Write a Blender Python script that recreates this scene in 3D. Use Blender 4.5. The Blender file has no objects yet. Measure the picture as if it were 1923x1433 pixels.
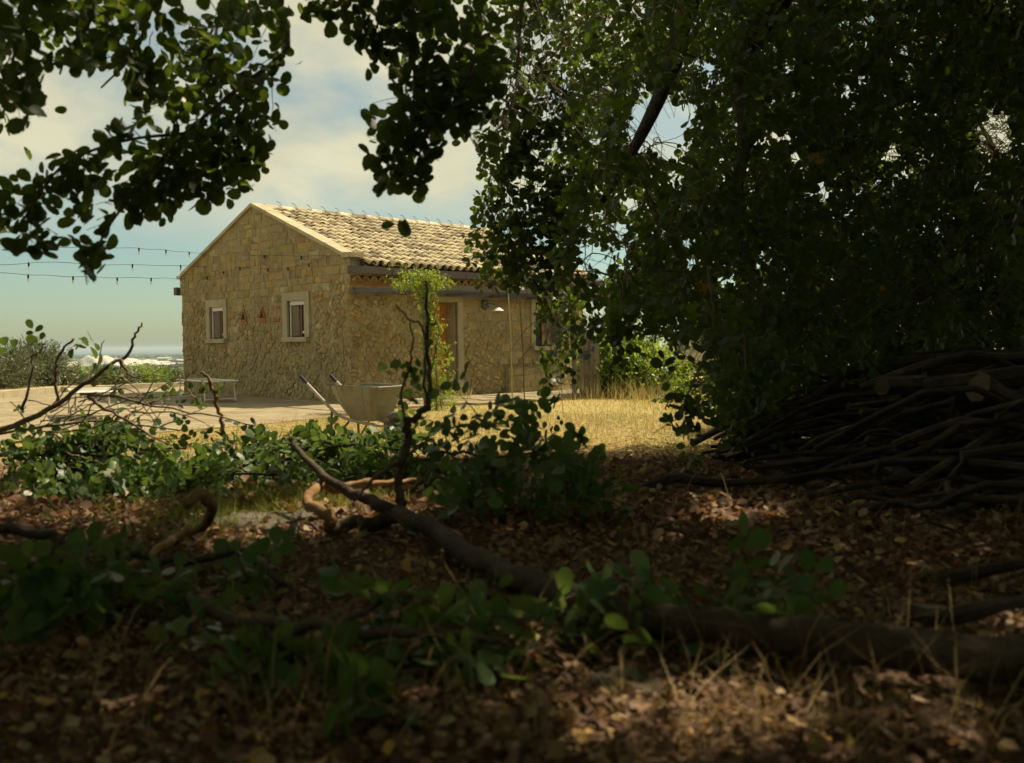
import bpy, bmesh, math, random
import numpy as np
from mathutils import Matrix, Vector

scene = bpy.context.scene
COL = scene.collection
R = math.radians
RNG = np.random.default_rng(7)
rnd = random.Random(11)

# ------------------------------------------------------------------ camera
FPX, CX, CY = 1820.0, 961.5, 716.5          # focal length and centre in photograph pixels
CAM = np.array((0.0, 0.0, 1.15))
PITCH, ROLL = R(2.16), R(0.5)
_F = np.array((0, math.cos(PITCH), -math.sin(PITCH)))
_R0 = np.array((1.0, 0, 0)); _U0 = np.array((0, math.sin(PITCH), math.cos(PITCH)))
_R = _R0 * math.cos(ROLL) - _U0 * math.sin(ROLL)
_U = _U0 * math.cos(ROLL) + _R0 * math.sin(ROLL)
cam_data = bpy.data.cameras.new("camera")
cam_data.sensor_fit = 'HORIZONTAL'; cam_data.sensor_width = 36.0
cam_data.lens = FPX / 1923.0 * 36.0
cam_data.clip_start = 0.05; cam_data.clip_end = 100000.0
cam_data.dof.use_dof = True; cam_data.dof.focus_distance = 17.0; cam_data.dof.aperture_fstop = 4.2
cam = bpy.data.objects.new("camera", cam_data); COL.objects.link(cam)
m = Matrix.Identity(4)
for i in range(3):
    m[i][0], m[i][1], m[i][2], m[i][3] = _R[i], _U[i], -_F[i], CAM[i]
cam.matrix_world = m
scene.camera = cam

# ------------------------------------------------------------------ sky, sun, exposure
SUN_EL, SUN_AZ = R(53.0), R(38.0)           # azimuth counted from +X towards +Y
world = bpy.data.worlds.new("World"); scene.world = world; world.use_nodes = True
wt = world.node_tree; wt.nodes.clear()
def wn(t, **k):
    n = wt.nodes.new(t)
    for a, v in k.items(): setattr(n, a, v)
    return n
sky = wn('ShaderNodeTexSky', sky_type='NISHITA', sun_disc=False, sun_elevation=SUN_EL,
         sun_rotation=R(90.0) - SUN_AZ, altitude=80.0, air_density=1.0, dust_density=0.8, ozone_density=1.0)
tc = wn('ShaderNodeTexCoord'); sep = wn('ShaderNodeSeparateXYZ')
wt.links.new(tc.outputs['Generated'], sep.inputs[0])
def wmath(op, a, b=None):
    n = wn('ShaderNodeMath', operation=op)
    for i, v in enumerate((a, b)):
        if v is None: continue
        if isinstance(v, (int, float)): n.inputs[i].default_value = v
        else: wt.links.new(v, n.inputs[i])
    return n.outputs[0]
zden = wmath('ADD', wmath('ABSOLUTE', sep.outputs[2]), 0.32)
cv = wn('ShaderNodeCombineXYZ')
wt.links.new(wmath('DIVIDE', sep.outputs[0], zden), cv.inputs[0])
wt.links.new(wmath('DIVIDE', sep.outputs[1], zden), cv.inputs[1])
cn = wn('ShaderNodeTexNoise'); cn.inputs['Scale'].default_value = 2.3; cn.inputs['Detail'].default_value = 9.0
cn.inputs['Roughness'].default_value = 0.56; cn.inputs['Distortion'].default_value = 0.25
cmap = wn('ShaderNodeMapping'); cmap.inputs['Location'].default_value = (3.3, 1.45, 0.0)
wt.links.new(cv.outputs[0], cmap.inputs[0]); wt.links.new(cmap.outputs[0], cn.inputs['Vector'])
cr = wn('ShaderNodeValToRGB'); cr.color_ramp.elements[0].position = 0.40; cr.color_ramp.elements[1].position = 0.56
wt.links.new(cn.outputs['Fac'], cr.inputs[0])
low = wn('ShaderNodeMapRange'); low.inputs[1].default_value = 0.085; low.inputs[2].default_value = 0.16
wt.links.new(sep.outputs[2], low.inputs[0])
cfac = wmath('MULTIPLY', wmath('ADD', wmath('MULTIPLY', cr.outputs[0], 0.62), 0.30), low.outputs[0])   # cumulus over a thin high veil
tint = wn('ShaderNodeMix', data_type='RGBA', blend_type='MULTIPLY'); tint.inputs[0].default_value = 1.0
tint.inputs[7].default_value = (0.66, 0.75, 0.63, 1)
wt.links.new(sky.outputs[0], tint.inputs[6])
# cloud tops are brighter where the cloud is thick
cn2 = wn('ShaderNodeTexNoise'); cn2.inputs['Scale'].default_value = 3.2; cn2.inputs['Detail'].default_value = 5.0
wt.links.new(cmap.outputs[0], cn2.inputs['Vector'])
cc = wn('ShaderNodeValToRGB'); cc.color_ramp.elements[0].position = 0.3; cc.color_ramp.elements[1].position = 0.75
cc.color_ramp.elements[0].color = (5.0, 4.75, 3.3, 1); cc.color_ramp.elements[1].color = (6.5, 6.1, 4.05, 1)
wt.links.new(cn2.outputs['Fac'], cc.inputs[0])
cmix = wn('ShaderNodeMix', data_type='RGBA')
wt.links.new(cfac, cmix.inputs[0]); wt.links.new(tint.outputs[2], cmix.inputs[6]); wt.links.new(cc.outputs[0], cmix.inputs[7])
bg = wn('ShaderNodeBackground'); bg.inputs[1].default_value = 0.085
wt.links.new(cmix.outputs[2], bg.inputs[0])
wo = wn('ShaderNodeOutputWorld'); wt.links.new(bg.outputs[0], wo.inputs[0])

sun_data = bpy.data.lights.new("sun", 'SUN'); sun_data.energy = 5.0; sun_data.angle = R(0.53)
sun_data.color = (1.0, 0.86, 0.60)
sun = bpy.data.objects.new("sun", sun_data); COL.objects.link(sun)
SDIR = np.array((math.cos(SUN_EL) * math.cos(SUN_AZ), math.cos(SUN_EL) * math.sin(SUN_AZ), math.sin(SUN_EL)))
sun.rotation_euler = Vector(SDIR).to_track_quat('Z', 'Y').to_euler(); sun.location = (20, 10, 30)

scene.render.engine = 'CYCLES'
scene.view_settings.view_transform = 'Standard'; scene.view_settings.look = 'None'
scene.view_settings.exposure = 0.66; scene.view_settings.gamma = 1.0
scene.view_settings.use_curve_mapping = False
scene.cycles.use_denoising = True
try: scene.cycles.denoiser = 'OPENIMAGEDENOISE'
except Exception: pass
scene.cycles.max_bounces = 7; scene.cycles.diffuse_bounces = 3; scene.cycles.transmission_bounces = 4
scene.cycles.glossy_bounces = 2; scene.cycles.volume_bounces = 0; scene.cycles.transparent_max_bounces = 6
scene.cycles.use_adaptive_sampling = True; scene.cycles.adaptive_threshold = 0.03
scene.cycles.sample_clamp_indirect = 4.0

# ------------------------------------------------------------------ geometry helpers
def smooth(a, b, x):
    t = np.clip((np.asarray(x, float) - a) / (b - a), 0, 1); return t * t * (3 - 2 * t)
def at(px, py, depth):
    d = _F + _R * ((px - CX) / FPX) + _U * ((CY - py) / FPX)
    return CAM + d * (depth / d[1])
def project(P):
    P = np.asarray(P, float).reshape(-1, 3) - CAM
    zf = P @ _F; zf = np.where(np.abs(zf) < 1e-4, 1e-4, zf)
    return CX + (P @ _R) / zf * FPX, CY - (P @ _U) / zf * FPX, zf
PLAIN = -46.0
def wob(x, y, s, seed):
    return (np.sin(x * s + seed) * np.cos(y * s * 1.17 + seed * 2.1) + 0.5 * np.sin(x * s * 2.3 + y * s * 1.9 + seed * 3.7)) / 1.5
def zg(x, y):
    """height of the ground: a rise under the trees, a flat yard, a slope down to the coastal plain"""
    x = np.asarray(x, float); y = np.asarray(y, float)
    near = 0.56 * smooth(11.0, 3.0, y) + 0.02 * wob(x, y, 2.1, 1.0) * smooth(11.5, 8.5, y)
    dx = np.maximum(np.maximum(-12.6 - x, x - 22.0), 0); dy = np.maximum(y - 31.5, 0)
    dist = np.hypot(dx, dy)
    drop = -smooth(0, 1, dist / 190.0) * (-PLAIN)
    far = smooth(160, 400, dist) * 1.2 * wob(x, y, 0.004, 4.0)
    sea = -9.0 * smooth(9300, 9900, np.hypot(x, y) + 500 * wob(x, y, 0.0007, 2.0))
    return near + drop + far + sea
def ground_at(px, py, lift=0.0):
    d = _F + _R * ((px - CX) / FPX) + _U * ((CY - py) / FPX)
    t = 0.8
    for _ in range(4000):
        p = CAM + d * t
        if p[2] <= zg(p[0], p[1]) + lift: return p
        t *= 1.003
    return CAM + d * t
def nrm(a):
    a = np.asarray(a, float); return a / np.maximum(np.linalg.norm(a, axis=-1, keepdims=True), 1e-9)

class Geo:
    def __init__(s): s.v = []; s.f = []; s.n = 0
    def add(s, V, F):
        V = np.asarray(V, float).reshape(-1, 3)
        if isinstance(F, np.ndarray): s.f.extend((F + s.n).tolist())
        else: s.f.extend([[int(i) + s.n for i in f] for f in F])
        s.v.append(V); s.n += len(V); return s
    def box(s, x0, x1, y0, y1, z0, z1):
        V = [(x, y, z) for x in (x0, x1) for y in (y0, y1) for z in (z0, z1)]
        return s.add(V, [(0, 1, 3, 2), (4, 6, 7, 5), (0, 4, 5, 1), (2, 3, 7, 6), (0, 2, 6, 4), (1, 5, 7, 3)])
    def tube(s, P, r, sides=7, cap=True, jit=0.0):
        P = np.asarray(P, float); n = len(P); r = np.broadcast_to(np.asarray(r, float), (n,))
        T = np.empty_like(P); T[1:-1] = P[2:] - P[:-2]; T[0] = P[1] - P[0]; T[-1] = P[-1] - P[-2]
        T /= np.maximum(np.sqrt((T * T).sum(1, keepdims=True)), 1e-9)
        t0 = T[0]; u = np.array((t0[1], -t0[0], 0.0)) if abs(t0[2]) < 0.9 else np.array((0.0, t0[2], -t0[1]))
        U = np.empty_like(P)
        for i in range(n):
            t = T[i]; u = u - t * (u[0] * t[0] + u[1] * t[1] + u[2] * t[2]); u = u / max(math.sqrt(u[0] ** 2 + u[1] ** 2 + u[2] ** 2), 1e-9); U[i] = u
        W = np.cross(T, U); an = np.arange(sides) * (2 * math.pi / sides)
        rr = r[:, None] * (1 + (RNG.random((n, sides)) - .5) * jit) if jit else np.repeat(r[:, None], sides, 1)
        V = P[:, None] + rr[:, :, None] * (U[:, None] * np.cos(an)[None, :, None] + W[:, None] * np.sin(an)[None, :, None])
        i = np.arange(n - 1)[:, None] * sides; k = np.arange(sides)[None]; k2 = (k + 1) % sides
        F = np.stack([i + k, i + k2, i + sides + k2, i + sides + k], -1).reshape(-1, 4)
        base = s.n; s.add(V.reshape(-1, 3), F)
        if cap: s.f.append([base + q for q in range(sides - 1, -1, -1)]); s.f.append([base + (n - 1) * sides + q for q in range(sides)])
        return s
    def mesh(s, name):
        me = bpy.data.meshes.new(name)
        V = np.concatenate(s.v) if s.v else np.zeros((0, 3))
        me.from_pydata(V.tolist(), [], s.f); me.update(); return me
def tri_mesh(name, V, T):
    me = bpy.data.meshes.new(name); V = np.ascontiguousarray(V, np.float32); T = np.ascontiguousarray(T, np.int32)
    me.vertices.add(len(V)); me.vertices.foreach_set('co', V.ravel())
    me.loops.add(T.size); me.loops.foreach_set('vertex_index', T.ravel())
    me.polygons.add(len(T)); me.polygons.foreach_set('loop_start', np.arange(len(T), dtype=np.int32) * 3)
    me.update(calc_edges=True); return me
def put(name, me, mat=None, parent=None, label=None, cat=None, group=None, kind=None, shade=False):
    if isinstance(me, Geo): me = me.mesh(name)
    if mat is not None and not me.materials: me.materials.append(mat)
    if shade: me.polygons.foreach_set('use_smooth', np.ones(len(me.polygons), bool))
    o = bpy.data.objects.new(name, me); COL.objects.link(o)
    if parent is not None: o.parent = parent
    return tag(o, label, cat, group, kind)
def tag(o, label=None, cat=None, group=None, kind=None):
    for k, v in (('label', label), ('category', cat), ('group', group), ('kind', kind)):
        if v: o[k] = v
    return o
def thing(name, label, cat, loc=(0, 0, 0), rz=0.0, group=None):
    o = bpy.data.objects.new(name, None); COL.objects.link(o); o.empty_display_size = 0.1
    o.location = loc; o.rotation_euler = (0, 0, rz); return tag(o, label, cat, group)
def frame_mat(P, D, N, S):
    D = nrm(D); y = nrm(np.cross(N, D)); z = np.cross(D, y)
    return Matrix([[D[0] * S, y[0] * S, z[0] * S, P[0]], [D[1] * S, y[1] * S, z[1] * S, P[1]], [D[2] * S, y[2] * S, z[2] * S, P[2]], [0, 0, 0, 1]])
def spline(P, n):
    P = np.asarray(P, float); k = len(P)
    Q = np.vstack([2 * P[0] - P[1], P, 2 * P[-1] - P[-2]])
    t = np.arange(n) / (n - 1) * (k - 1); j = np.minimum(t.astype(int), k - 2); f = (t - j)[:, None]
    p0, p1, p2, p3 = Q[j], Q[j + 1], Q[j + 2], Q[j + 3]
    return 0.5 * (2 * p1 + (p2 - p0) * f + (2 * p0 - 5 * p1 + 4 * p2 - p3) * f * f + (3 * p1 - p0 - 3 * p2 + p3) * f ** 3)

# ------------------------------------------------------------------ materials
def new_mat(name):
    mt = bpy.data.materials.new(name); mt.use_nodes = True; nt = mt.node_tree; nt.nodes.clear()
    return mt, nt
def nd(nt, t, ins=None, **k):
    n = nt.nodes.new(t)
    for a, v in k.items(): setattr(n, a, v)
    for a, v in (ins or {}).items():
        if hasattr(v, 'is_linked') or isinstance(v, bpy.types.NodeSocket): nt.links.new(v, n.inputs[a])
        else: n.inputs[a].default_value = v
    return n
def mixc(nt, fac, a, b, mode='MIX'):
    n = nd(nt, 'ShaderNodeMix', data_type='RGBA', blend_type=mode)
    for i, v in ((0, fac), (6, a), (7, b)):
        if isinstance(v, bpy.types.NodeSocket): nt.links.new(v, n.inputs[i])
        else: n.inputs[i].default_value = v if i == 0 else (*v, 1)
    return n.outputs[2]
def randval(nt):
    g = nd(nt, 'ShaderNodeNewGeometry'); o = nd(nt, 'ShaderNodeObjectInfo')
    a = nd(nt, 'ShaderNodeMath', {0: o.outputs['Random'], 1: g.outputs['Random Per Island']}, operation='ADD')
    return nd(nt, 'ShaderNodeMath', {0: a.outputs[0]}, operation='FRACT').outputs[0]
def noise(nt, scale, detail=5.0, rough=0.55, vec=None, dist=0.0):
    if vec is None: vec = nd(nt, 'ShaderNodeNewGeometry').outputs['Position']
    return nd(nt, 'ShaderNodeTexNoise', {'Vector': vec, 'Scale': scale, 'Detail': detail, 'Roughness': rough, 'Distortion': dist}).outputs['Fac']
def ramp(nt, fac, stops, interp='LINEAR'):
    n = nd(nt, 'ShaderNodeValToRGB', {0: fac}); r = n.color_ramp; r.interpolation = interp
    while len(r.elements) < len(stops): r.elements.new(0.5)
    for e, (p, c) in zip(r.elements, stops): e.position = p; e.color = (*c, 1)
    return n.outputs[0]
def pmat(name, stops, scale=6.0, rough=0.8, bump=0.0, bscale=30.0, rand=0.0, metallic=0.0, spec=0.3, extra=None, bdist=0.01):
    """colour from a noise ramp, piece-to-piece variation and fine relief"""
    mt, nt = new_mat(name)
    c = ramp(nt, noise(nt, scale), stops) if len(stops) > 1 else None
    col = c
    if rand:
        rv = randval(nt)
        v = nd(nt, 'ShaderNodeMapRange', {0: rv, 3: 1 - rand, 4: 1 + rand}).outputs[0]
        cm = nd(nt, 'ShaderNodeCombineColor', {0: v, 1: v, 2: v}).outputs[0]
        col = mixc(nt, 1.0, c if c is not None else stops[0][1], cm, 'MULTIPLY')
    if extra: col = extra(nt, col)
    b = nd(nt, 'ShaderNodeBsdfPrincipled', {'Roughness': rough, 'Metallic': metallic, 'Specular IOR Level': spec})
    if isinstance(col, bpy.types.NodeSocket): nt.links.new(col, b.inputs['Base Color'])
    else: b.inputs['Base Color'].default_value = (*stops[0][1], 1)
    if bump:
        bp = nd(nt, 'ShaderNodeBump', {'Strength': bump, 'Distance': bdist, 'Height': noise(nt, bscale, 6.0, 0.6)})
        nt.links.new(bp.outputs[0], b.inputs['Normal'])
    o = nd(nt, 'ShaderNodeOutputMaterial'); nt.links.new(b.outputs[0], o.inputs[0]); return mt
def leafmat(name, stops, trans, tfac=0.35, rough=0.45, spec=0.4, patch=None):
    """leaf: two-sided colour per leaf, light passes through"""
    mt, nt = new_mat(name)
    rv = randval(nt); col = ramp(nt, rv, stops)
    if patch: col = mixc(nt, .85, col, ramp(nt, noise(nt, patch, 5.0, .6), [(.32, (.55, .58, .50)), (.48, (.95, 1.0, .95)), (.60, (1.1, 1.05, 1.0)), (.72, (1.25, 1.22, 1.25))]), 'MULTIPLY')
    b = nd(nt, 'ShaderNodeBsdfPrincipled', {'Roughness': rough, 'Specular IOR Level': spec, 'Base Color': col})
    t = nd(nt, 'ShaderNodeBsdfTranslucent', {0: mixc(nt, 0.65, col, trans)})
    s = nd(nt, 'ShaderNodeMixShader', {0: tfac, 1: b.outputs[0], 2: t.outputs[0]})
    o = nd(nt, 'ShaderNodeOutputMaterial'); nt.links.new(s.outputs[0], o.inputs[0]); return mt

def stone_cols(nt):
    rv = randval(nt)
    return ramp(nt, rv, [(0.0, (.215, .175, .10)), (.16, (.26, .21, .115)), (.30, (.235, .205, .125)), (.44, (.30, .25, .145)), (.56, (.25, .22, .135)),
                         (.68, (.31, .235, .105)), (.80, (.28, .24, .15)), (.91, (.25, .165, .085)), (.955, (.33, .285, .185)), (1.0, (.19, .16, .10))], 'CONSTANT')
def stonemat(name, mul=1.0):
    mt, nt = new_mat(name)
    c = stone_cols(nt)
    big = noise(nt, .55, 4.0, .6)
    c = mixc(nt, .8, c, ramp(nt, big, [(.34, (.72, .70, .66)), (.5, (1, 1, 1)), (.66, (1.16, 1.13, 1.05))]), 'MULTIPLY')
    n1 = noise(nt, 5.0, 6.0, 0.65); n2 = noise(nt, 26.0, 6.0, 0.7); n3 = noise(nt, 1.1, 4.0, 0.6)
    c = mixc(nt, 0.75, c, ramp(nt, n1, [(0.25, (.55, .52, .46)), (.55, (1, 1, 1)), (.8, (1.25, 1.2, 1.1))]), 'MULTIPLY')
    c = mixc(nt, 0.6, c, ramp(nt, n2, [(0.3, (.55, .53, .5)), (.6, (1.1, 1.1, 1.1))]), 'MULTIPLY')
    st = ramp(nt, n3, [(0.48, (0, 0, 0)), (0.62, (1, 1, 1))])
    f = nd(nt, 'ShaderNodeMath', {0: st, 1: 0.45}, operation='MULTIPLY').outputs[0]
    c = mixc(nt, f, c, (.16, .13, .085))
    sm = ramp(nt, noise(nt, 2.6, 7.0, .7, dist=.6), [(.52, (0, 0, 0)), (.60, (.75, .75, .75))])
    c = mixc(nt, sm, c, ramp(nt, noise(nt, 30.0, 5.0, .7), [(.3, (.16, .135, .085)), (.7, (.27, .235, .155))]))
    if mul != 1.0: c = mixc(nt, 1.0, c, mul, 'MULTIPLY')
    b = nd(nt, 'ShaderNodeBsdfPrincipled', {'Roughness': 0.92, 'Specular IOR Level': 0.15, 'Base Color': c})
    bp = nd(nt, 'ShaderNodeBump', {'Strength': 0.9, 'Distance': 0.02, 'Height': noise(nt, 22.0, 8.0, 0.65)})
    nt.links.new(bp.outputs[0], b.inputs['Normal'])
    o = nd(nt, 'ShaderNodeOutputMaterial'); nt.links.new(b.outputs[0], o.inputs[0]); return mt

def tile_dark(nt, col):
    g = nd(nt, 'ShaderNodeMath', {0: randval(nt), 1: 7.31}, operation='MULTIPLY').outputs[0]
    f = nd(nt, 'ShaderNodeMath', {0: g}, operation='FRACT').outputs[0]
    k = ramp(nt, f, [(.84, (0, 0, 0)), (.88, (.7, .7, .7)), (1.0, (.9, .9, .9))])
    return mixc(nt, k, col, (.17, .125, .085))
M = {}
M['stone'] = stonemat('wall_stone', (1.42, 1.37, 1.20))
M['mortar'] = pmat('lime_mortar', [(.3, (.23, .19, .115)), (.5, (.33, .285, .18)), (.7, (.42, .36, .235))], 9.0, .95, 0.9, 45, bdist=.03)
M['dress'] = pmat('dressed_limestone', [(.3, (.31, .27, .175)), (.7, (.42, .37, .25))], 4.0, .85, .25, 60)
M['coping'] = pmat('coping_stone', [(.3, (.31, .265, .165)), (.5, (.40, .345, .225)), (.7, (.48, .42, .28))], 3.0, .9, .35, 30)
M['tile'] = pmat('roof_clay', [(.30, (.34, .27, .175)), (.5, (.49, .41, .265)), (.68, (.58, .50, .335))], 5.5, .9, .4, 40, rand=.26, extra=tile_dark)
M['cornice'] = pmat('cornice_clay', [(.35, (.34, .23, .11)), (.65, (.44, .32, .16))], 8.0, .9, .3, 40, rand=.12)
M['brick'] = pmat('fired_brick', [(.35, (.30, .13, .06)), (.65, (.38, .19, .09))], 12.0, .9, .3, 50, rand=.15)
M['gutter'] = pmat('brown_gutter_metal', [(.3, (.075, .058, .050)), (.7, (.095, .075, .066))], 3.0, .5, .0)
M['steel'] = pmat('grey_painted_steel', [(.3, (.075, .070, .066)), (.7, (.11, .10, .095))], 5.0, .55, .1, 60)
M['white'] = pmat('white_paint', [(.3, (.62, .60, .54)), (.7, (.72, .70, .64))], 6.0, .5, .0)
M['curtain'] = pmat('cream_curtain', [(.3, (.20, .165, .115)), (.7, (.27, .225, .16))], 6.0, .9, .0)
M['wood_red'] = pmat('varnished_wood', [(.3, (.11, .05, .025)), (.7, (.17, .075, .035))], 9.0, .5, .1, 60)
M['wood_door'] = pmat('orange_wood_door', [(.3, (.40, .17, .05)), (.7, (.50, .24, .08))], 7.0, .5, .1, 60)
M['dark'] = pmat('interior_shade', [(.3, (.03, .027, .024)), (.7, (.045, .04, .035))], 3.0, .9)  # near-black: the shade of rooms and vents is in the colour
M['bark'] = pmat('carob_bark', [(.3, (.042, .031, .024)), (.55, (.085, .063, .046)), (.75, (.14, .112, .085))], 14.0, .95, .9, 60, rand=.2, bdist=.012)
M['bark_warm'] = pmat('fresh_orange_bark', [(.3, (.20, .105, .045)), (.6, (.34, .20, .10)), (.8, (.42, .28, .16))], 16.0, .9, .6, 60, bdist=.01)
M['bark_sunlit'] = pmat('sunlit_bark', [(.3, (.13, .095, .066)), (.6, (.22, .17, .12)), (.8, (.30, .24, .17))], 18.0, .95, .5, 60, bdist=.008)  # paler copy of the bark, with sunlight put into its colour
M['twig'] = pmat('thin_twig', [(.3, (.085, .060, .042)), (.7, (.19, .14, .10))], 20.0, .9, .0, rand=.2)
M['log'] = pmat('weathered_log', [(.3, (.032, .024, .018)), (.55, (.062, .047, .036)), (.78, (.12, .098, .078))], 11.0, .95, .9, 50, rand=.3, bdist=.012)
M['logend'] = pmat('cut_log_end', [(.3, (.07, .050, .031)), (.7, (.13, .095, .060))], 30.0, .9, .3, 60, rand=.25)
M['oldwood'] = pmat('grey_weathered_wood', [(.3, (.12, .10, .075)), (.7, (.23, .20, .155))], 12.0, .95, .6, 40, rand=.1)
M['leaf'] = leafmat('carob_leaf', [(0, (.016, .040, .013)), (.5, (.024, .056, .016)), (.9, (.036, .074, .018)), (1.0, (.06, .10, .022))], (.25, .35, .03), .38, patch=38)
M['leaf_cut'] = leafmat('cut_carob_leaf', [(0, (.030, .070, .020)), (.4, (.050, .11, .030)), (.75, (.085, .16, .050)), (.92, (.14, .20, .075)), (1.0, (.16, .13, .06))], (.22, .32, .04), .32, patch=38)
M['leaf_dry'] = leafmat('dry_fallen_leaf', [(0, (.060, .034, .022)), (.25, (.115, .062, .037)), (.5, (.18, .102, .060)), (.75, (.27, .170, .105)), (.93, (.40, .29, .19)), (.985, (.50, .30, .06)), (1, (.14, .16, .04))], (.36, .17, .05), .24, .7, .2)
M['leaf_yellow'] = leafmat('yellow_leaf', [(0, (.45, .22, .03)), (1, (.55, .32, .05))], (.55, .28, .02), .45)
M['leaf_olive'] = leafmat('olive_leaf', [(0, (.07, .095, .045)), (.6, (.12, .145, .08)), (1, (.18, .20, .12))], (.18, .22, .05), .25)
M['leaf_vine'] = leafmat('vine_leaf', [(0, (.10, .17, .02)), (.5, (.18, .26, .03)), (1, (.30, .36, .05))], (.40, .48, .03), .42)
M['leaf_weed'] = leafmat('weed_leaf', [(0, (.08, .14, .025)), (.5, (.14, .22, .035)), (1, (.22, .29, .06))], (.45, .55, .05), .48)
M['grass_dry'] = leafmat('dry_grass', [(0, (.30, .22, .085)), (.35, (.40, .305, .125)), (.7, (.50, .40, .19)), (.9, (.58, .49, .27)), (1, (.25, .27, .07))], (.5, .38, .10), .35, .7, .2, patch=.9)
M['stalk'] = leafmat('pale_dry_stalk', [(0, (.30, .21, .10)), (.6, (.42, .31, .16)), (1, (.50, .40, .23))], (.45, .32, .12), .3, .7, .2)
M['grass_green'] = leafmat('green_grass', [(0, (.09, .14, .02)), (.6, (.17, .21, .035)), (1, (.30, .27, .07))], (.3, .34, .04), .35, .6, .2)
# ------------------------------------------------------------------ ground, plain, sea, paving
def ground_material():
    mt, nt = new_mat('ground_soil_and_fields')
    pos = nd(nt, 'ShaderNodeNewGeometry').outputs['Position']
    s = nd(nt, 'ShaderNodeSeparateXYZ', {0: pos})
    n_fine = noise(nt, 9.0, 8.0, .65); n_mid = noise(nt, 1.3, 5.0, .6)
    soil = ramp(nt, n_fine, [(.3, (.045, .028, .018)), (.5, (.095, .058, .037)), (.75, (.17, .11, .068))])
    straw = ramp(nt, n_fine, [(.3, (.27, .20, .075)), (.5, (.38, .29, .12)), (.75, (.47, .37, .17))])
    straw = mixc(nt, ramp(nt, n_mid, [(.52, (0, 0, 0)), (.68, (1, 1, 1))]), straw, (.20, .22, .055))
    wy = nd(nt, 'ShaderNodeMath', {0: nd(nt, 'ShaderNodeMath', {0: n_mid, 1: 5.0}, operation='MULTIPLY').outputs[0], 1: s.outputs[1]}, operation='ADD').outputs[0]
    f1 = nd(nt, 'ShaderNodeMapRange', {0: wy, 1: 9.6, 2: 11.6}).outputs[0]
    c = mixc(nt, f1, soil, straw)
    scrub = ramp(nt, noise(nt, .25, 6.0, .6), [(.35, (.055, .075, .025)), (.55, (.12, .125, .05)), (.7, (.26, .21, .10))])
    ln = nd(nt, 'ShaderNodeVectorMath', {0: pos}, operation='LENGTH').outputs['Value']
    c = mixc(nt, nd(nt, 'ShaderNodeMapRange', {0: ln, 1: 32.0, 2: 44.0}).outputs[0], c, scrub)
    mp = nd(nt, 'ShaderNodeMapping', {'Vector': pos, 'Scale': (.0032, .0075, 1.0), 'Rotation': (0, 0, .35)})
    vor = nd(nt, 'ShaderNodeTexVoronoi', {'Vector': mp.outputs[0], 'Scale': 1.0, 'Randomness': .9})
    fs = nd(nt, 'ShaderNodeSeparateColor', {0: vor.outputs['Color']})
    fields = ramp(nt, fs.outputs[0], [(0, (.035, .055, .025)), (.22, (.06, .085, .035)), (.42, (.10, .12, .05)), (.58, (.045, .065, .03)), (.72, (.17, .155, .075)), (.86, (.26, .225, .13)), (.95, (.07, .09, .04))], 'CONSTANT')
    fields = mixc(nt, .7, fields, ramp(nt, noise(nt, .012, 8.0, .7), [(.3, (.5, .55, .5)), (.6, (1.1, 1.1, 1.0))]), 'MULTIPLY')
    c = mixc(nt, nd(nt, 'ShaderNodeMapRange', {0: ln, 1: 190.0, 2: 330.0}).outputs[0], c, fields)
    b = nd(nt, 'ShaderNodeBsdfPrincipled', {'Roughness': .95, 'Specular IOR Level': .1, 'Base Color': c})
    bp = nd(nt, 'ShaderNodeBump', {'Strength': .8, 'Distance': .03, 'Height': noise(nt, 14.0, 8.0, .7)})
    nt.links.new(bp.outputs[0], b.inputs['Normal'])
    o = nd(nt, 'ShaderNodeOutputMaterial'); nt.links.new(b.outputs[0], o.inputs[0]); return mt
rad = np.concatenate([[0.0], np.geomspace(0.35, 60, 120), np.geomspace(63, 11500, 90)])
NA = 288; ang = np.linspace(0, 2 * math.pi, NA, endpoint=False)
rr, aa = np.meshgrid(rad[1:], ang, indexing='ij')
gx, gy = rr * np.cos(aa), rr * np.sin(aa)
V = np.concatenate([[[0, 0, float(zg(0, 0))]], np.stack([gx, gy, zg(gx, gy)], -1).reshape(-1, 3)])
nr = len(rad) - 1; T = []
i0 = 1 + np.arange(NA); j0 = 1 + (np.arange(NA) + 1) % NA
T.append(np.stack([np.zeros(NA, int), i0, j0], 1))
for k in range(nr - 1):
    a, b_, c_, d_ = i0 + k * NA, j0 + k * NA, j0 + (k + 1) * NA, i0 + (k + 1) * NA
    T.append(np.stack([a, d_, c_], 1)); T.append(np.stack([a, c_, b_], 1))
put('ground', tri_mesh('ground', V, np.concatenate(T)), ground_material(), kind='structure', shade=True)

def sea_material():
    mt, nt = new_mat('sea_water')
    b = nd(nt, 'ShaderNodeBsdfPrincipled', {'Roughness': .35, 'Base Color': (.02, .07, .13, 1)})
    bp = nd(nt, 'ShaderNodeBump', {'Strength': .3, 'Distance': 1.0, 'Height': noise(nt, .02, 4.0)})
    nt.links.new(bp.outputs[0], b.inputs['Normal'])
    o = nd(nt, 'ShaderNodeOutputMaterial'); nt.links.new(b.outputs[0], o.inputs[0]); return mt
g = Geo(); nS = 96
Vs = [(r_ * math.cos(2 * math.pi * k / nS), r_ * math.sin(2 * math.pi * k / nS), PLAIN - 4.0) for r_ in (8200, 60000) for k in range(nS)]
g.add(Vs, [(k, nS + k, nS + (k + 1) % nS, (k + 1) % nS) for k in range(nS)])
put('sea', g, sea_material(), kind='structure')

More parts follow.
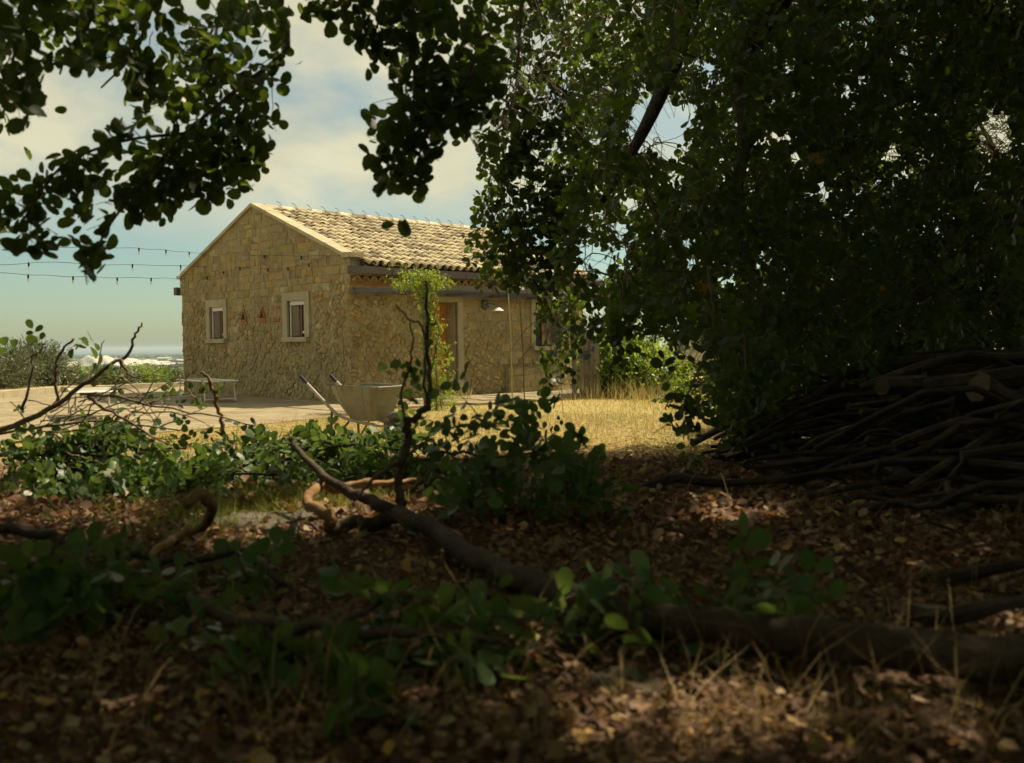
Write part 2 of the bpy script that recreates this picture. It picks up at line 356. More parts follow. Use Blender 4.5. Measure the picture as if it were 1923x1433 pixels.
# the house axes: local x along the long wall, local y along the gable, origin at the near corner
HC = np.array((-3.30, 19.6, 0.0)); HROT = math.atan2(.695, .719)
_hx = np.array((math.cos(HROT), math.sin(HROT), 0)); _hy = np.array((-math.sin(HROT), math.cos(HROT), 0))
def hw(s, t, z=0.0): return HC + _hx * s + _hy * t + np.array((0, 0, z))

def paving_material():
    mt, nt = new_mat('tan_stone_paving')
    pos = nd(nt, 'ShaderNodeNewGeometry').outputs['Position']
    mp = nd(nt, 'ShaderNodeMapping', {'Vector': pos, 'Rotation': (0, 0, -HROT)})
    br = nd(nt, 'ShaderNodeTexBrick', {'Vector': mp.outputs[0], 'Color1': (.25, .205, .13, 1), 'Color2': (.31, .26, .17, 1), 'Mortar': (.14, .115, .07, 1), 'Scale': 1.0,
                                      'Mortar Size': .012, 'Brick Width': .6, 'Row Height': .4, 'Bias': .1})
    c = mixc(nt, .7, br.outputs['Color'], ramp(nt, noise(nt, 1.1, 8.0, .7), [(.32, (.58, .56, .50)), (.5, (.95, .93, .88)), (.68, (1.2, 1.17, 1.1))]), 'MULTIPLY')
    b = nd(nt, 'ShaderNodeBsdfPrincipled', {'Roughness': .9, 'Specular IOR Level': .2, 'Base Color': c})
    bp = nd(nt, 'ShaderNodeBump', {'Strength': .7, 'Distance': .012, 'Height': br.outputs['Fac']}, invert=True)
    nt.links.new(bp.outputs[0], b.inputs['Normal'])
    o = nd(nt, 'ShaderNodeOutputMaterial'); nt.links.new(b.outputs[0], o.inputs[0]); return mt
M['paving'] = paving_material()
TERR = [(-2.2, 17.6), (-2.9, 15.6), (-3.9, 14.1), (-5.0, 12.9), (-6.2, 11.6), (-8.5, 11.0), (-12.2, 11.2), (-12.0, 21.0), (-11.5, 29.0), (-9.4, 29.2), tuple(hw(0, 7.0)[:2]), tuple(hw(.2, .4)[:2])]
g = Geo(); nT = len(TERR)
top = [(x, y, .012) for x, y in TERR]; bot = [(x, y, -.10) for x, y in TERR]
g.add(top + bot, [tuple(range(nT - 1, -1, -1))] + [(k, (k + 1) % nT, nT + (k + 1) % nT, nT + k) for k in range(nT)])
put('terrace_pavement', g, M['paving'], kind='structure')
# footpath slabs along the long wall: each slab a piece
path = thing('footpath', None, None, HC, HROT); path['kind'] = 'structure'; del_keys = None
s_ = -.35
while s_ < 7.6:
    w_ = rnd.uniform(.55, .85); t_ = -.04
    while t_ > -2.2:
        d_ = rnd.uniform(.45, .7); gg = Geo()
        z1 = .035 + rnd.uniform(0, .012); e = .012
        gg.box(s_ + e, s_ + w_ - e, t_ - d_ + e, t_ - e, -.05, z1)
        put('slab', gg, M['paving'], path); t_ -= d_
    s_ += w_
# pale kerb along the terrace's far edge
def kerb(name, A, B, w, h, mt, label):
    A = np.array((*A, 0.)); B = np.array((*B, 0.)); L_ = np.linalg.norm(B - A); root = thing(name, label, 'kerb', A, math.atan2(B[1] - A[1], B[0] - A[0]))
    x = 0; 
    while x < L_ - .05:
        l_ = min(rnd.uniform(.8, 1.3), L_ - x); gg = Geo(); gg.box(x + .006, x + l_ - .006, -w / 2, w / 2, -.2, h + rnd.uniform(0, .015)); put('kerb_stone', gg, mt, root); x += l_
kerb('terrace_kerb', (-12.35, 17.5), (-11.9, 25.2), .32, .16, M['dress'], 'low pale stone kerb along the far edge of the terrace')
kerb('terrace_kerb', (-11.85, 25.6), (-9.2, 29.6), .32, .13, M['dress'], 'short pale kerb run between the terrace edge and the house')

# hillside seen to the right of the house
def hill_material():
    mt, nt = new_mat('scrub_hillside')
    pos = nd(nt, 'ShaderNodeNewGeometry').outputs['Position']
    n1 = noise(nt, .10, 8.0, .68); n2 = noise(nt, .022, 3.0, .5)
    c = ramp(nt, n1, [(.36, (.045, .060, .025)), (.5, (.085, .095, .04)), (.62, (.16, .14, .07))])
    c = mixc(nt, ramp(nt, n2, [(.52, (0, 0, 0)), (.545, (1, 1, 1))]), c, (.27, .205, .10))
    b = nd(nt, 'ShaderNodeBsdfPrincipled', {'Roughness': .95, 'Base Color': c, 'Specular IOR Level': .1})
    o = nd(nt, 'ShaderNodeOutputMaterial'); nt.links.new(b.outputs[0], o.inputs[0]); return mt
nx, ny = 70, 60
hx = np.linspace(-30, 330, nx); hy = np.linspace(95, 420, ny); HX, HY = np.meshgrid(hx, hy, indexing='ij')
ridge = smooth(0, 60, HX - 2) * smooth(95, 250, HY) * (1 - .75 * smooth(260, 420, HY)) * (1 - smooth(240, 330, HX))
HZ = zg(HX, HY) - 2.0 + ridge * (60 + 5 * wob(HX, HY, .03, 1.5) + 2.0 * wob(HX, HY, .11, 3))
idx = np.arange(nx * ny).reshape(nx, ny)
T = np.concatenate([np.stack([idx[:-1, :-1], idx[1:, :-1], idx[1:, 1:]], -1).reshape(-1, 3), np.stack([idx[:-1, :-1], idx[1:, 1:], idx[:-1, 1:]], -1).reshape(-1, 3)])
put('hill', tri_mesh('hill', np.stack([HX, HY, HZ], -1).reshape(-1, 3), T), hill_material(), kind='structure', shade=True)
def hill_z(x, y):
    i = np.clip((x + 30) / 360 * (nx - 1), 0, nx - 1.001); j = np.clip((y - 95) / 325 * (ny - 1), 0, ny - 1.001)
    i0, j0 = i.astype(int), j.astype(int); return HZ[i0, j0]
# ---- far plain: woods, sheds, pale spoil heaps
def blob_field(n, pts, smin, smax, flat, seed):
    r_ = np.random.default_rng(seed)
    bm = bmesh.new(); bmesh.ops.create_icosphere(bm, subdivisions=2, radius=1); bv = np.array([v.co[:] for v in bm.verts]); bf = np.array([[v.index for v in f.verts] for f in bm.faces]); bm.free()
    S = r_.uniform(smin, smax, (n, 1, 1)); nz = 1 + .30 * r_.normal(size=(n, len(bv), 1))
    VV = bv[None] * np.array((1, 1, flat)) * S * nz + pts[:, None]
    TT = bf[None] + (np.arange(n) * len(bv))[:, None, None]
    return tri_mesh('blobs', VV.reshape(-1, 3), TT.reshape(-1, 3))
M['woods'] = pmat('distant_woods', [(.3, (.020, .034, .014)), (.55, (.040, .058, .022)), (.75, (.075, .085, .035))], .4, .95, rand=.3)
r2 = np.random.default_rng(5); pts = []
for k in range(46):
    d0 = r2.uniform(500, 6500); a0 = R(90) - math.atan((r2.uniform(-250, 900) - CX) / FPX); ln = r2.uniform(60, 420) * (d0 / 2500) ** .5
    for q in range(int(26 + 26 * r2.random())):
        pts.append((d0 * math.cos(a0) + r2.normal() * ln, d0 * math.sin(a0) + r2.normal() * ln * .12, 0))
pts = np.array(pts); pts[:, 2] = zg(pts[:, 0], pts[:, 1]) + 2.0
put('distant_woods', blob_field(len(pts), pts, 5, 13, .55, 8), M['woods'], kind='stuff', label='dark green woods and groves scattered over the hazy plain', cat='woods')
pts = np.stack([r2.uniform(5, 230, 900), r2.uniform(110, 300, 900), np.zeros(900)], 1); pts[:, 2] = hill_z(pts[:, 0], pts[:, 1]) + .3
put('hillside_scrub', blob_field(len(pts), pts, .7, 2.6, .7, 9), M['woods'], kind='stuff', label='low dark scrub dotting the far hillside', cat='scrub')
M['chalk'] = pmat('white_spoil', [(.3, (.40, .38, .33)), (.7, (.58, .55, .48))], .05, .95)
M['sand'] = pmat('pale_quarry_floor', [(.3, (.32, .26, .17)), (.7, (.46, .39, .27))], .03, .95)
M['shed_roof'] = pmat('pale_shed_roof', [(.3, (.50, .48, .43)), (.7, (.62, .60, .54))], .1, .8)
M['shed_wall'] = pmat('cream_shed_wall', [(.3, (.36, .32, .25)), (.7, (.46, .42, .34))], .1, .9)
def far_pt(px, d): 
    x = (px - CX) / FPX * d; return np.array((x, d, float(zg(x, d))))
def mound(px, d, wx, wy, h, seed, mt, name, label, cat, group=None):
    p = far_pt(px, d); n_ = 26; u = np.linspace(-1, 1, n_); UX, UY = np.meshgrid(u, u, indexing='ij'); rr_ = np.sqrt(UX ** 2 + UY ** 2)
    Z = h * (smooth(1.0, .42, rr_ + .10 * wob(UX, UY, 5, seed)) * (1 + .16 * wob(UX, UY, 6, seed + 3))) - 1.5
    id_ = np.arange(n_ * n_).reshape(n_, n_)
    TT = np.concatenate([np.stack([id_[:-1, :-1], id_[1:, :-1], id_[1:, 1:]], -1).reshape(-1, 3), np.stack([id_[:-1, :-1], id_[1:, 1:], id_[:-1, 1:]], -1).reshape(-1, 3)])
    o = put(name, tri_mesh(name, np.stack([UX * wx, UY * wy, Z], -1).reshape(-1, 3), TT), mt, label=label, cat=cat, group=group); o.location = p; return o
mound(186, 2600, 66, 60, 27, 1.0, M['chalk'], 'spoil_heap', 'tallest white mineral heap on the plain, nearest the bare twigs', 'heap', 'white heaps on the plain')
mound(233, 2680, 56, 55, 20, 4.0, M['chalk'], 'spoil_heap', 'middle white mineral heap of the three on the plain', 'heap', 'white heaps on the plain')
mound(272, 2720, 56, 50, 15, 7.0, M['chalk'], 'spoil_heap', 'lowest white mineral heap, closest to the stone house', 'heap', 'white heaps on the plain')
mound(230, 2750, 240, 150, 7, 2.2, M['sand'], 'quarry_bank', 'broad pale sandy bank below the white heaps', 'bank')
mound(110, 2900, 130, 90, 9, 5.2, M['sand'], 'quarry_bank', 'small sandy bank left of the white heaps', 'bank')
for k, (px, d, w, dp, h, nm) in enumerate([(318, 2500, 70, 22, 7, 'long pale shed on the plain just beside the house wall'), (300, 2900, 60, 20, 8, 'pale shed on the plain behind the longest one'),
        (331, 3300, 55, 18, 9, 'farthest pale shed, its end hidden by the house corner'), (288, 3300, 30, 14, 8, 'small pale shed on the plain near the lowest white heap'),
        (20, 2300, 80, 20, 6, 'long pale greenhouse on the plain behind the olive bush'), (60, 3200, 45, 16, 7, 'short pale shed on the plain above the olive bush'), (309, 3900, 50, 20, 10, 'faint pale shed near the sea beside the house')]):
    p = far_pt(px, d); root = thing('distant_shed', nm, 'shed', p, rnd.uniform(-.2, .2), 'sheds on the plain')
    gg = Geo(); gg.box(-w / 2, w / 2, -dp / 2, dp / 2, -3, h * .6); put('wall', gg, M['shed_wall'], root)
    gg = Geo(); e = 1.0
    gg.add([(-w / 2 - e, -dp / 2 - e, h * .6), (w / 2 + e, -dp / 2 - e, h * .6), (w / 2 + e, 0, h), (-w / 2 - e, 0, h), (-w / 2 - e, dp / 2 + e, h * .6), (w / 2 + e, dp / 2 + e, h * .6)],
           [(0, 1, 2, 3), (3, 2, 5, 4), (0, 3, 4), (1, 5, 2)]); put('roof', gg, M['shed_roof'], root)
# ------------------------------------------------------------------ the stone house
W_, LEN = 7.4, 7.1
SL = .384                                   # roof pitch
house = thing('stone_house', 'small tan stone farmhouse with clay tile roof at the edge of the yard', 'house', HC, HROT)
def roof_z(t): return 2.86 + SL * (t if t <= W_ / 2 else W_ - t)
def gable_top(t): return 2.94 + SL * (t if t <= W_ / 2 else W_ - t)

def clip(poly, a, b, c):
    """keep the part of a convex polygon with a*u+b*v<=c"""
    out = []
    for i in range(len(poly)):
        p, q = poly[i], poly[(i + 1) % len(poly)]; dp = a * p[0] + b * p[1] - c; dq = a * q[0] + b * q[1] - c
        if dp <= 0: out.append(p)
        if (dp < 0 < dq) or (dq < 0 < dp):
            f = dp / (dp - dq); out.append((p[0] + (q[0] - p[0]) * f, p[1] + (q[1] - p[1]) * f))
    return out
def area(p): return .5 * sum(p[i][0] * p[(i + 1) % len(p)][1] - p[(i + 1) % len(p)][0] * p[i][1] for i in range(len(p)))
def cut_openings(poly, rects):
    for (u0, u1, v0, v1) in rects:
        us = [p[0] for p in poly]; vs = [p[1] for p in poly]
        if not poly or max(us) <= u0 or min(us) >= u1 or max(vs) <= v0 or min(vs) >= v1: continue
        c = [clip(poly, 1, 0, u0), clip(poly, -1, 0, -u1), clip(poly, 0, 1, v0), clip(poly, 0, -1, -v1)]
        poly = max(c, key=lambda q: area(q) if len(q) > 2 else 0)
        if len(poly) < 3: return []
    return poly
def stone_geo(poly, to3, depth, joint, bev, r_, subdiv):
    P = np.array(poly); c = P.mean(0)
    if subdiv:
        Q = []
        for i in range(len(P)):
            a, b = P[i], P[(i + 1) % len(P)]; n_ = max(1, min(3, int(np.linalg.norm(b - a) / .11)))
            for k in range(n_): Q.append(a + (b - a) * k / n_)
        P = np.array(Q)
    P = P + r_.normal(size=P.shape) * min(.012, bev * .6)
    def inset(d):
        v = P - c; l = np.linalg.norm(v, axis=1, keepdims=True); return c + v * np.maximum(.2, (l - d) / np.maximum(l, 1e-6))
    r0, r1, r2_ = inset(joint), inset(joint + bev * .25), inset(joint + bev * 1.5)
    tilt = r_.normal(size=2) * .02; n_ = len(P)
    V = [to3(u, v, -.02) for u, v in r0] + [to3(u, v, depth * .70 + r_.normal() * .002) for u, v in r1] + [to3(u, v, depth + (u - c[0]) * tilt[0] + (v - c[1]) * tilt[1] + r_.normal() * .003) for u, v in r2_] + [to3(c[0], c[1], depth + r_.uniform(0, .006))]
    F = [(k, (k + 1) % n_, n_ + (k + 1) % n_, n_ + k) for k in range(n_)] + [(n_ + k, n_ + (k + 1) % n_, 2 * n_ + (k + 1) % n_, 2 * n_ + k) for k in range(n_)] + [(2 * n_ + k, 2 * n_ + (k + 1) % n_, 3 * n_) for k in range(n_)]
    return V, F
def lay_wall(U, vmax, outline, rects, is_rubble, to3, root, nobj, seed):
    """coursed squared stones above, irregular rubble where is_rubble(u, v); every stone a piece with its own edges"""
    r_ = np.random.default_rng(seed); stones = []
    v = 0.02
    while v < vmax:                          # squared courses
        h = r_.uniform(.13, .205); u = -r_.uniform(0, .25)
        while u < U:
            w = r_.uniform(.16, .38) if r_.random() < .8 else r_.uniform(.09, .16)
            cu, cvv = u + w / 2, v + h / 2
            if not is_rubble(cu, cvv):
                hs = [(v, v + h)] if (r_.random() > .16 or h < .19) else [(v, v + h * .48), (v + h * .48, v + h)]
                for a, b in hs:
                    j = lambda: r_.normal() * .012
                    q = [(u + j(), a + j() * .7), (u + w + j(), a + j() * .7), (u + w + j(), b + j() * .7), (u + j(), b + j() * .7)]
                    stones.append((q, r_.uniform(.004, .020), r_.uniform(.002, .009), .013, True))
            u += w
        v += h
    gx_, gy_ = .155, .098                      # rubble
    nu, nv = int(U / gx_) + 8, int(vmax / gy_) + 8
    sx = (np.arange(nu)[:, None] - 3 + .5 * (np.arange(nv)[None] % 2) + r_.uniform(-.42, .42, (nu, nv))) * gx_; sy = (np.arange(nv)[None] - 3 + r_.uniform(-.42, .42, (nu, nv))) * gy_
    for i in range(2, nu - 2):
        for jx in range(2, nv - 2):
            cu, cvv = sx[i, jx], sy[i, jx]
            if not is_rubble(cu, cvv) or not (0 < cu < U): continue
            q = [(cu - .5, cvv - .5), (cu + .5, cvv - .5), (cu + .5, cvv + .5), (cu - .5, cvv + .5)]
            for a in range(-2, 3):
                for b in range(-2, 3):
                    if (a or b) and len(q) > 2:
                        ou, ov = sx[i + a, jx + b], sy[i + a, jx + b]; du, dv = ou - cu, ov - cvv
                        q = clip(q, du, dv, (ou * ou + ov * ov - cu * cu - cvv * cvv) / 2)
            if len(q) > 2: stones.append((q, r_.uniform(.002, .034), r_.uniform(.002, .012), .018, False))
    keep = []
    for q, d, j, bv, sub in stones:
        for a, b, c in outline:
            if len(q) > 2: q = clip(q, a, b, c)
        if len(q) > 2: q = cut_openings(q, rects)
        if len(q) < 3: continue
        A = area(q)
        if A < .0016: continue
        keep.append((A, q, d, j, bv, sub))
    keep.sort(key=lambda k: -k[0])
    rest = Geo()
    for i, (A, q, d, j, bv, sub) in enumerate(keep):
        Vv, Ff = stone_geo(q, to3, d, j, bv, r_, sub)
        if i < nobj: put('stone', Geo().add(Vv, Ff), M['stone'], root)
        else: rest.add(Vv, Ff)
    put('rubble_stones', rest, M['stone'], root, kind='stuff')
def wall_with_holes(outline_pts, rects, to3, thick, ucuts, vcuts):
    """a thick wall sheet with rectangular openings, as a grid of cells clipped to its outline"""
    us = sorted(set([round(x, 4) for x in ucuts] + [round(r_[k], 4) for r_ in rects for k in (0, 1)])); vs = sorted(set([round(x, 4) for x in vcuts] + [round(r_[k], 4) for r_ in rects for k in (2, 3)]))
    g = Geo()
    for i in range(len(us) - 1):
        for j in range(len(vs) - 1):
            cu, cvv = (us[i] + us[i + 1]) / 2, (vs[j] + vs[j + 1]) / 2
            if any(r_[0] < cu < r_[1] and r_[2] < cvv < r_[3] for r_ in rects): continue
            q = [(us[i], vs[j]), (us[i + 1], vs[j]), (us[i + 1], vs[j + 1]), (us[i], vs[j + 1])]
            for a, b, c in outline_pts:
                if len(q) > 2: q = clip(q, a, b, c)
            if len(q) < 3 or area(q) < 1e-6: continue
            for w in (0.0, -thick):
                g.add([to3(u, v, w) for u, v in q], [tuple(range(len(q)))])
    for (u0, u1, v0, v1) in rects:            # reveals
        c = [(u0, v0), (u1, v0), (u1, v1), (u0, v1)]
        for k in range(4):
            a, b = c[k], c[(k + 1) % 4]; g.add([to3(*a, 0), to3(*b, 0), to3(*b, -thick), to3(*a, -thick)], [(0, 1, 2, 3)])
    return g
TH = .46
gable3 = lambda u, v, w: (-w, u, v)           # gable plane at local x=0, facing -x
long3 = lambda u, v, w: (u, -w, v)            # long wall plane at local y=0, facing -y
G_OPEN = [(5.16, 5.86, 1.36, 2.13), (1.56, 2.26, 1.36, 2.15)]
G_SURR = [(5.00, 6.03, 1.26, 2.31), (1.38, 2.45, 1.26, 2.33)]
VENTS = [(4.20, 1.88), (3.36, 1.90)]
L_OPEN = [(2.06, 2.90, 0.0, 2.12), (5.36, 6.28, 1.12, 2.18)]
L_SURR = [(1.93, 3.05, 0.0, 2.27), (5.22, 6.42, 1.02, 2.30)]
g_out = [(-SL, 1, 2.94), (SL, 1, 2.94 + SL * W_), (1, 0, W_), (-1, 0, 0), (0, -1, 0)]
gw = put('gable_wall', wall_with_holes(g_out, G_OPEN, gable3, TH, [0, 2, W_ / 2, 5.6, W_], [-.1, 1, 2, 2.9, 3.4, 4.5]), M['mortar'], house)
def g_rub(u, v):
    n = .16 * math.sin(u * 3.1 + 1) + .10 * math.sin(u * 7.7) + .10 * math.sin(v * 9 + u * 5)
    lim = 1.22
    if u < 1.25: lim = 2.35
    elif 2.55 < u < 4.55: lim = 2.02 - 1.1 * abs(u - 3.7) ** 2 * .35
    elif u > 6.1: lim = 2.15
    return v < lim + n
lay_wall(W_, 4.5, g_out + [(0, 1, 9)], G_SURR + [(u - .13, u + .13, v - .14, v + .16) for u, v in VENTS], g_rub, gable3, gw, 160, 21)
l_out = [(0, 1, 2.62), (1, 0, LEN), (-1, 0, 0), (0, -1, 0)]
lw = put('long_wall', wall_with_holes([(0, 1, 2.9), (1, 0, LEN), (-1, 0, 0)], L_OPEN, long3, TH, [0, 1, 4, LEN], [-.1, 1, 2, 2.9]), M['mortar'], house)
def l_rub(u, v):
    n = .16 * math.sin(u * 2.6 + 2) + .12 * math.sin(u * 6.1 + v * 4)
    lim = 2.35 if u < 1.95 else (1.62 if u < 4.25 else .28)
    return v < lim + n
lay_wall(LEN, 2.7, l_out, L_SURR, l_rub, long3, lw, 140, 22)
# remaining walls, floor
for nm, bx in (('rear_wall', (0, LEN, W_ - TH, W_, -.1, 2.86)), ('end_wall', (LEN - TH, LEN, .0, W_, -.1, 2.86))):
    put(nm, Geo().box(bx[0] + (TH if nm == 'rear_wall' else 0), bx[1] - (TH if nm == 'rear_wall' else 0), bx[2] + (TH if nm == 'end_wall' else 0), bx[3] - (TH + .003 if nm == 'end_wall' else 0), bx[4], bx[5]), M['mortar'], house)
gg = Geo(); gg.add([(LEN - .2, TH, 2.862), (LEN - .2, W_, 2.862), (LEN - .2, W_ / 2, 4.2), (LEN - .003, TH, 2.862), (LEN - .003, W_, 2.862), (LEN - .003, W_ / 2, 4.2)], [(0, 1, 2), (3, 5, 4), (0, 2, 5, 3), (1, 4, 5, 2)]); put('end_gable', gg, M['mortar'], house)
put('interior_floor', Geo().box(TH, LEN - TH, TH, W_ - TH, -.05, .02), M['dark'], house)
put('dark_backing_gable', Geo().box(1.7, 1.75, TH + .02, W_ - TH - .02, .02, 2.84), M['dark'], house)  # dark board behind the gable windows, room shade held in its colour
put('dark_backing_long', Geo().box(1.76, LEN - TH - .02, 1.9, 1.95, .02, 2.84), M['dark'], house)  # likewise behind the long wall: darkness comes from the colour
# low stone stub wall by the far gable corner, set-back masonry base block at the right end
sr = put('corner_stub_wall', Geo().box(.35, .9, W_ + .003, W_ + .55, -.1, 1.98), M['mortar'], house)
lay_wall(.55, 1.96, [(1, 0, .55), (-1, 0, 0), (0, -1, 0), (0, 1, 1.97)], [], lambda u, v: True, lambda u, v, w: (.35 - w, W_ + .003 + u, v), sr, 30, 31)
put('stub_cap', Geo().box(.30, .95, W_ + .004, W_ + .62, 1.981, 2.03), M['coping'], house)
bb = put('base_ledge', Geo().box(4.35, 7.25, -.16, -.003, -.05, .62), M['mortar'], house)
lay_wall(2.9, .6, [(1, 0, 2.88), (-1, 0, -.02), (0, -1, 0), (0, 1, .6)], [], lambda u, v: False, lambda u, v, w: (4.35 + u, -.16 - w, v), bb, 40, 32)
# window and door dressings
def surround(wall, to3, sr_, op, sill=True, pr=.045):
    u0, u1, v0, v1 = sr_; a0, a1, b0, b1 = op
    def blk(nm, x0, x1, y0, y1, p, mt=M['dress']):
        g_ = Geo(); pts = [to3(u, v, w) for u in (x0, x1) for v in (y0, y1) for w in (-.05, p)]
        g_.add(pts, [(0, 1, 3, 2), (4, 6, 7, 5), (0, 4, 5, 1), (2, 3, 7, 6), (0, 2, 6, 4), (1, 5, 7, 3)])
        return put(nm, g_, mt, wall)
    blk('jamb', u0, a0, v0 if not sill else b0, b1, pr); blk('jamb', a1, u1, v0 if not sill else b0, b1, pr + .002)
    blk('lintel', u0, u1, b1 + .001, v1, pr + .004)
    if sill: blk('sill', u0 + .03, u1 - .03, v0, b0 - .001, pr + .06)
M['glass'] = None
def glass_mat():
    mt, nt = new_mat('window_glass')
    b = nd(nt, 'ShaderNodeBsdfPrincipled', {'Base Color': (.02, .02, .022, 1), 'Roughness': .06, 'Specular IOR Level': .6, 'Transmission Weight': .35, 'IOR': 1.3})
    o = nd(nt, 'ShaderNodeOutputMaterial'); nt.links.new(b.outputs[0], o.inputs[0]); return mt
M['glass'] = glass_mat()
def bx3(to3, x0, x1, y0, y1, w0, w1):
    g_ = Geo(); pts = [to3(u, v, w) for u in (x0, x1) for v in (y0, y1) for w in (w0, w1)]
    return g_.add(pts, [(0, 1, 3, 2), (4, 6, 7, 5), (0, 4, 5, 1), (2, 3, 7, 6), (0, 2, 6, 4), (1, 5, 7, 3)])
for sr_, op in zip(G_SURR, G_OPEN):
    surround(gw, gable3, sr_, op)
    u0, u1, v0, v1 = op
    win = thing('window', None, None); win.parent = house
    mu = u0 + (u1 - u0) * .46
    put('shutter_box', bx3(gable3, u0 + .002, u1 - .04, v1 - .095, v1 - .004, -.075, -.012), M['white'], win)
    put('shutter_rail', bx3(gable3, u1 - .06, u1 - .035, v0 + .01, v1 - .10, -.045, -.015), M['white'], win)
    put('window_frame', bx3(gable3, u0 + .001, u0 + .045, v0 + .01, v1 - .10, -.12, -.075), M['wood_red'], win)
    put('window_frame', bx3(gable3, mu - .05, mu + .03, v0 + .01, v1 - .10, -.12, -.070), M['wood_red'], win)
    put('window_frame', bx3(gable3, u0 + .046, mu - .051, v0 + .08, v0 + .13, -.115, -.078), M['white'], win)
    put('pane', bx3(gable3, u0 + .046, mu - .051, v0 + .131, v1 - .10, -.10, -.093), M['glass'], win)
    g_ = Geo(); n_ = 26; uu = np.linspace(mu + .035, u1 - .065, n_); wv = -.062 + .012 * np.sin(np.arange(n_) * 1.35)
    g_.add([gable3(u, v, w) for u, w in zip(uu, wv) for v in (v0 + .02, v1 - .10)], [(2 * k, 2 * k + 1, 2 * k + 3, 2 * k + 2) for k in range(n_ - 1)])
    put('curtain', g_, M['curtain'], win)
surround(lw, long3, L_SURR[0], L_OPEN[0], sill=False); surround(lw, long3, L_SURR[1], L_OPEN[1])
u0, u1, v0, v1 = L_OPEN[1]; win = thing('window', None, None); win.parent = house
put('shutter_rail', bx3(long3, u0 + .02, u0 + .05, v0 + .02, v1 - .02, -.14, -.09), M['steel'], win)
put('window_frame', bx3(long3, u0 + .10, u0 + .19, v0 + .02, v1 - .02, -.24, -.18), M['white'], win)
put('window_frame', bx3(long3, u0 + .44, u0 + .52, v0 + .02, v1 - .02, -.24, -.18), M['wood_door'], win)
put('pane', bx3(long3, u0 + .19, u0 + .44, v0 + .02, v1 - .02, -.215, -.21), M['glass'], win)
put('curtain', bx3(long3, u0 + .53, u1 - .01, v0 + .02, v1 - .02, -.26, -.24), M['curtain'], win)
# plaster-lined door reveal and an open orange wooden door leaf
u0, u1, v0, v1 = L_OPEN[0]
put('door_reveal', bx3(long3, u1 - .014, u1 - .002, 0.0, v1 - .016, -TH + .01, -.051), M['dress'], lw)
put('door_reveal', bx3(long3, u0 + .002, u0 + .014, 0.0, v1 - .016, -TH + .01, -.051), M['dress'], lw)
put('door_reveal', bx3(long3, u0 + .002, u1 - .002, v1 - .014, v1 - .002, -TH + .01, -.051), M['dress'], lw)
door = put('door', bx3(long3, u0 + .016, u1 - .016, .03, v1 - .018, -.40, -.355), M['wood_door'], house)
for k in range(5): put('door_plank', bx3(long3, u0 + .03 + k * .157, u0 + .03 + k * .157 + .148, .05, v1 - .04, -.352, -.342), M['wood_door'], door)
put('handle', bx3(long3, u1 - .14, u1 - .05, 1.02, 1.05, -.341, -.30), M['steel'], door)
put('doorstep', Geo().box(u0 - .05, u1 + .05, -.02, .30, -.05, .06), M['dress'], house)
# triangular brick vents
for (u, v) in VENTS:
    vt = thing('triangular_vent', None, None); vt.parent = house
    tri = [(u - .11, v - .09), (u + .11, v - .09), (u, v + .13)]
    for k in range(3):
        a, b = np.array(tri[k]), np.array(tri[(k + 1) % 3]); d = nrm(b - a); n_ = np.array((d[1], -d[0])) * .035
        q = [a, b, b + n_ + d * .012, a + n_ - d * .012]; g_ = Geo()
        g_.add([gable3(*p, w) for w in (0.0, .035 + k * .003) for p in q], [(0, 1, 2, 3), (4, 7, 6, 5)] + [(i, 4 + i, 4 + (i + 1) % 4, (i + 1) % 4) for i in range(4)])
        put('brick', g_, M['brick'], vt)
    g_ = Geo(); g_.add([gable3(*p, .003) for p in tri], [(0, 1, 2)]); put('painted_opening', g_, M['dark'], vt)  # no hole here: flat triangle coloured as the shaded recess
    for k in range(3): put('brick', bx3(gable3, u - .15 + k * .10, u - .06 + k * .10, v - .20, v - .132, 0, .035), M['brick'], vt)
for (u, v, n_) in [(2.62, 2.0, 3), (2.62, 1.72, 3), (5.1, 1.12, 2), (.9, 2.18, 3)]:
    for k in range(n_): put('brick', bx3(gable3, u + k * .11, u + k * .11 + .098, v, v + .06, 0, .034), M['brick'], gw)
# coping on the gable, with flat kneelers
cop = thing('gable_coping', None, None); cop.parent = house
def coping_run(tA, tB, n_):
    for k in range(n_):
        a = tA + (tB - tA) * k / n_; b = tA + (tB - tA) * (k + 1) / n_; lo, hi = min(a, b) + .003, max(a, b) - .003
        x0, x1 = -.06 - rnd.uniform(0, .012), .27; th = .075 + rnd.uniform(0, .008); g_ = Geo()
        V_ = [(x, t, gable_top(t) + dz) for x in (x0, x1) for t in (lo, hi) for dz in (.001, th)]
        g_.add(V_, [(0, 1, 3, 2), (4, 6, 7, 5), (0, 4, 5, 1), (2, 3, 7, 6), (0, 2, 6, 4), (1, 5, 7, 3)]); put('coping_stone', g_, M['coping'], cop)
coping_run(.12, W_ / 2, 6); coping_run(W_ / 2, W_ - .05, 6)
put('kneeler', Geo().box(-.065, .27, -.20, .118, gable_top(.12) - .045, gable_top(.12) + .05), M['coping'], cop)
put('kneeler', Geo().box(-.065, .27, W_ - .048, W_ + .16, gable_top(W_) - .03, gable_top(W_) + .055), M['coping'], cop)
put('corbel', Geo().box(-.01, .25, -.10, -.003, 2.5, gable_top(.12) - .047), M['mortar'], house)
put('corbel', Geo().box(-.01, .25, W_ + .003, W_ + .07, 2.5, gable_top(W_) - .032), M['mortar'], house)
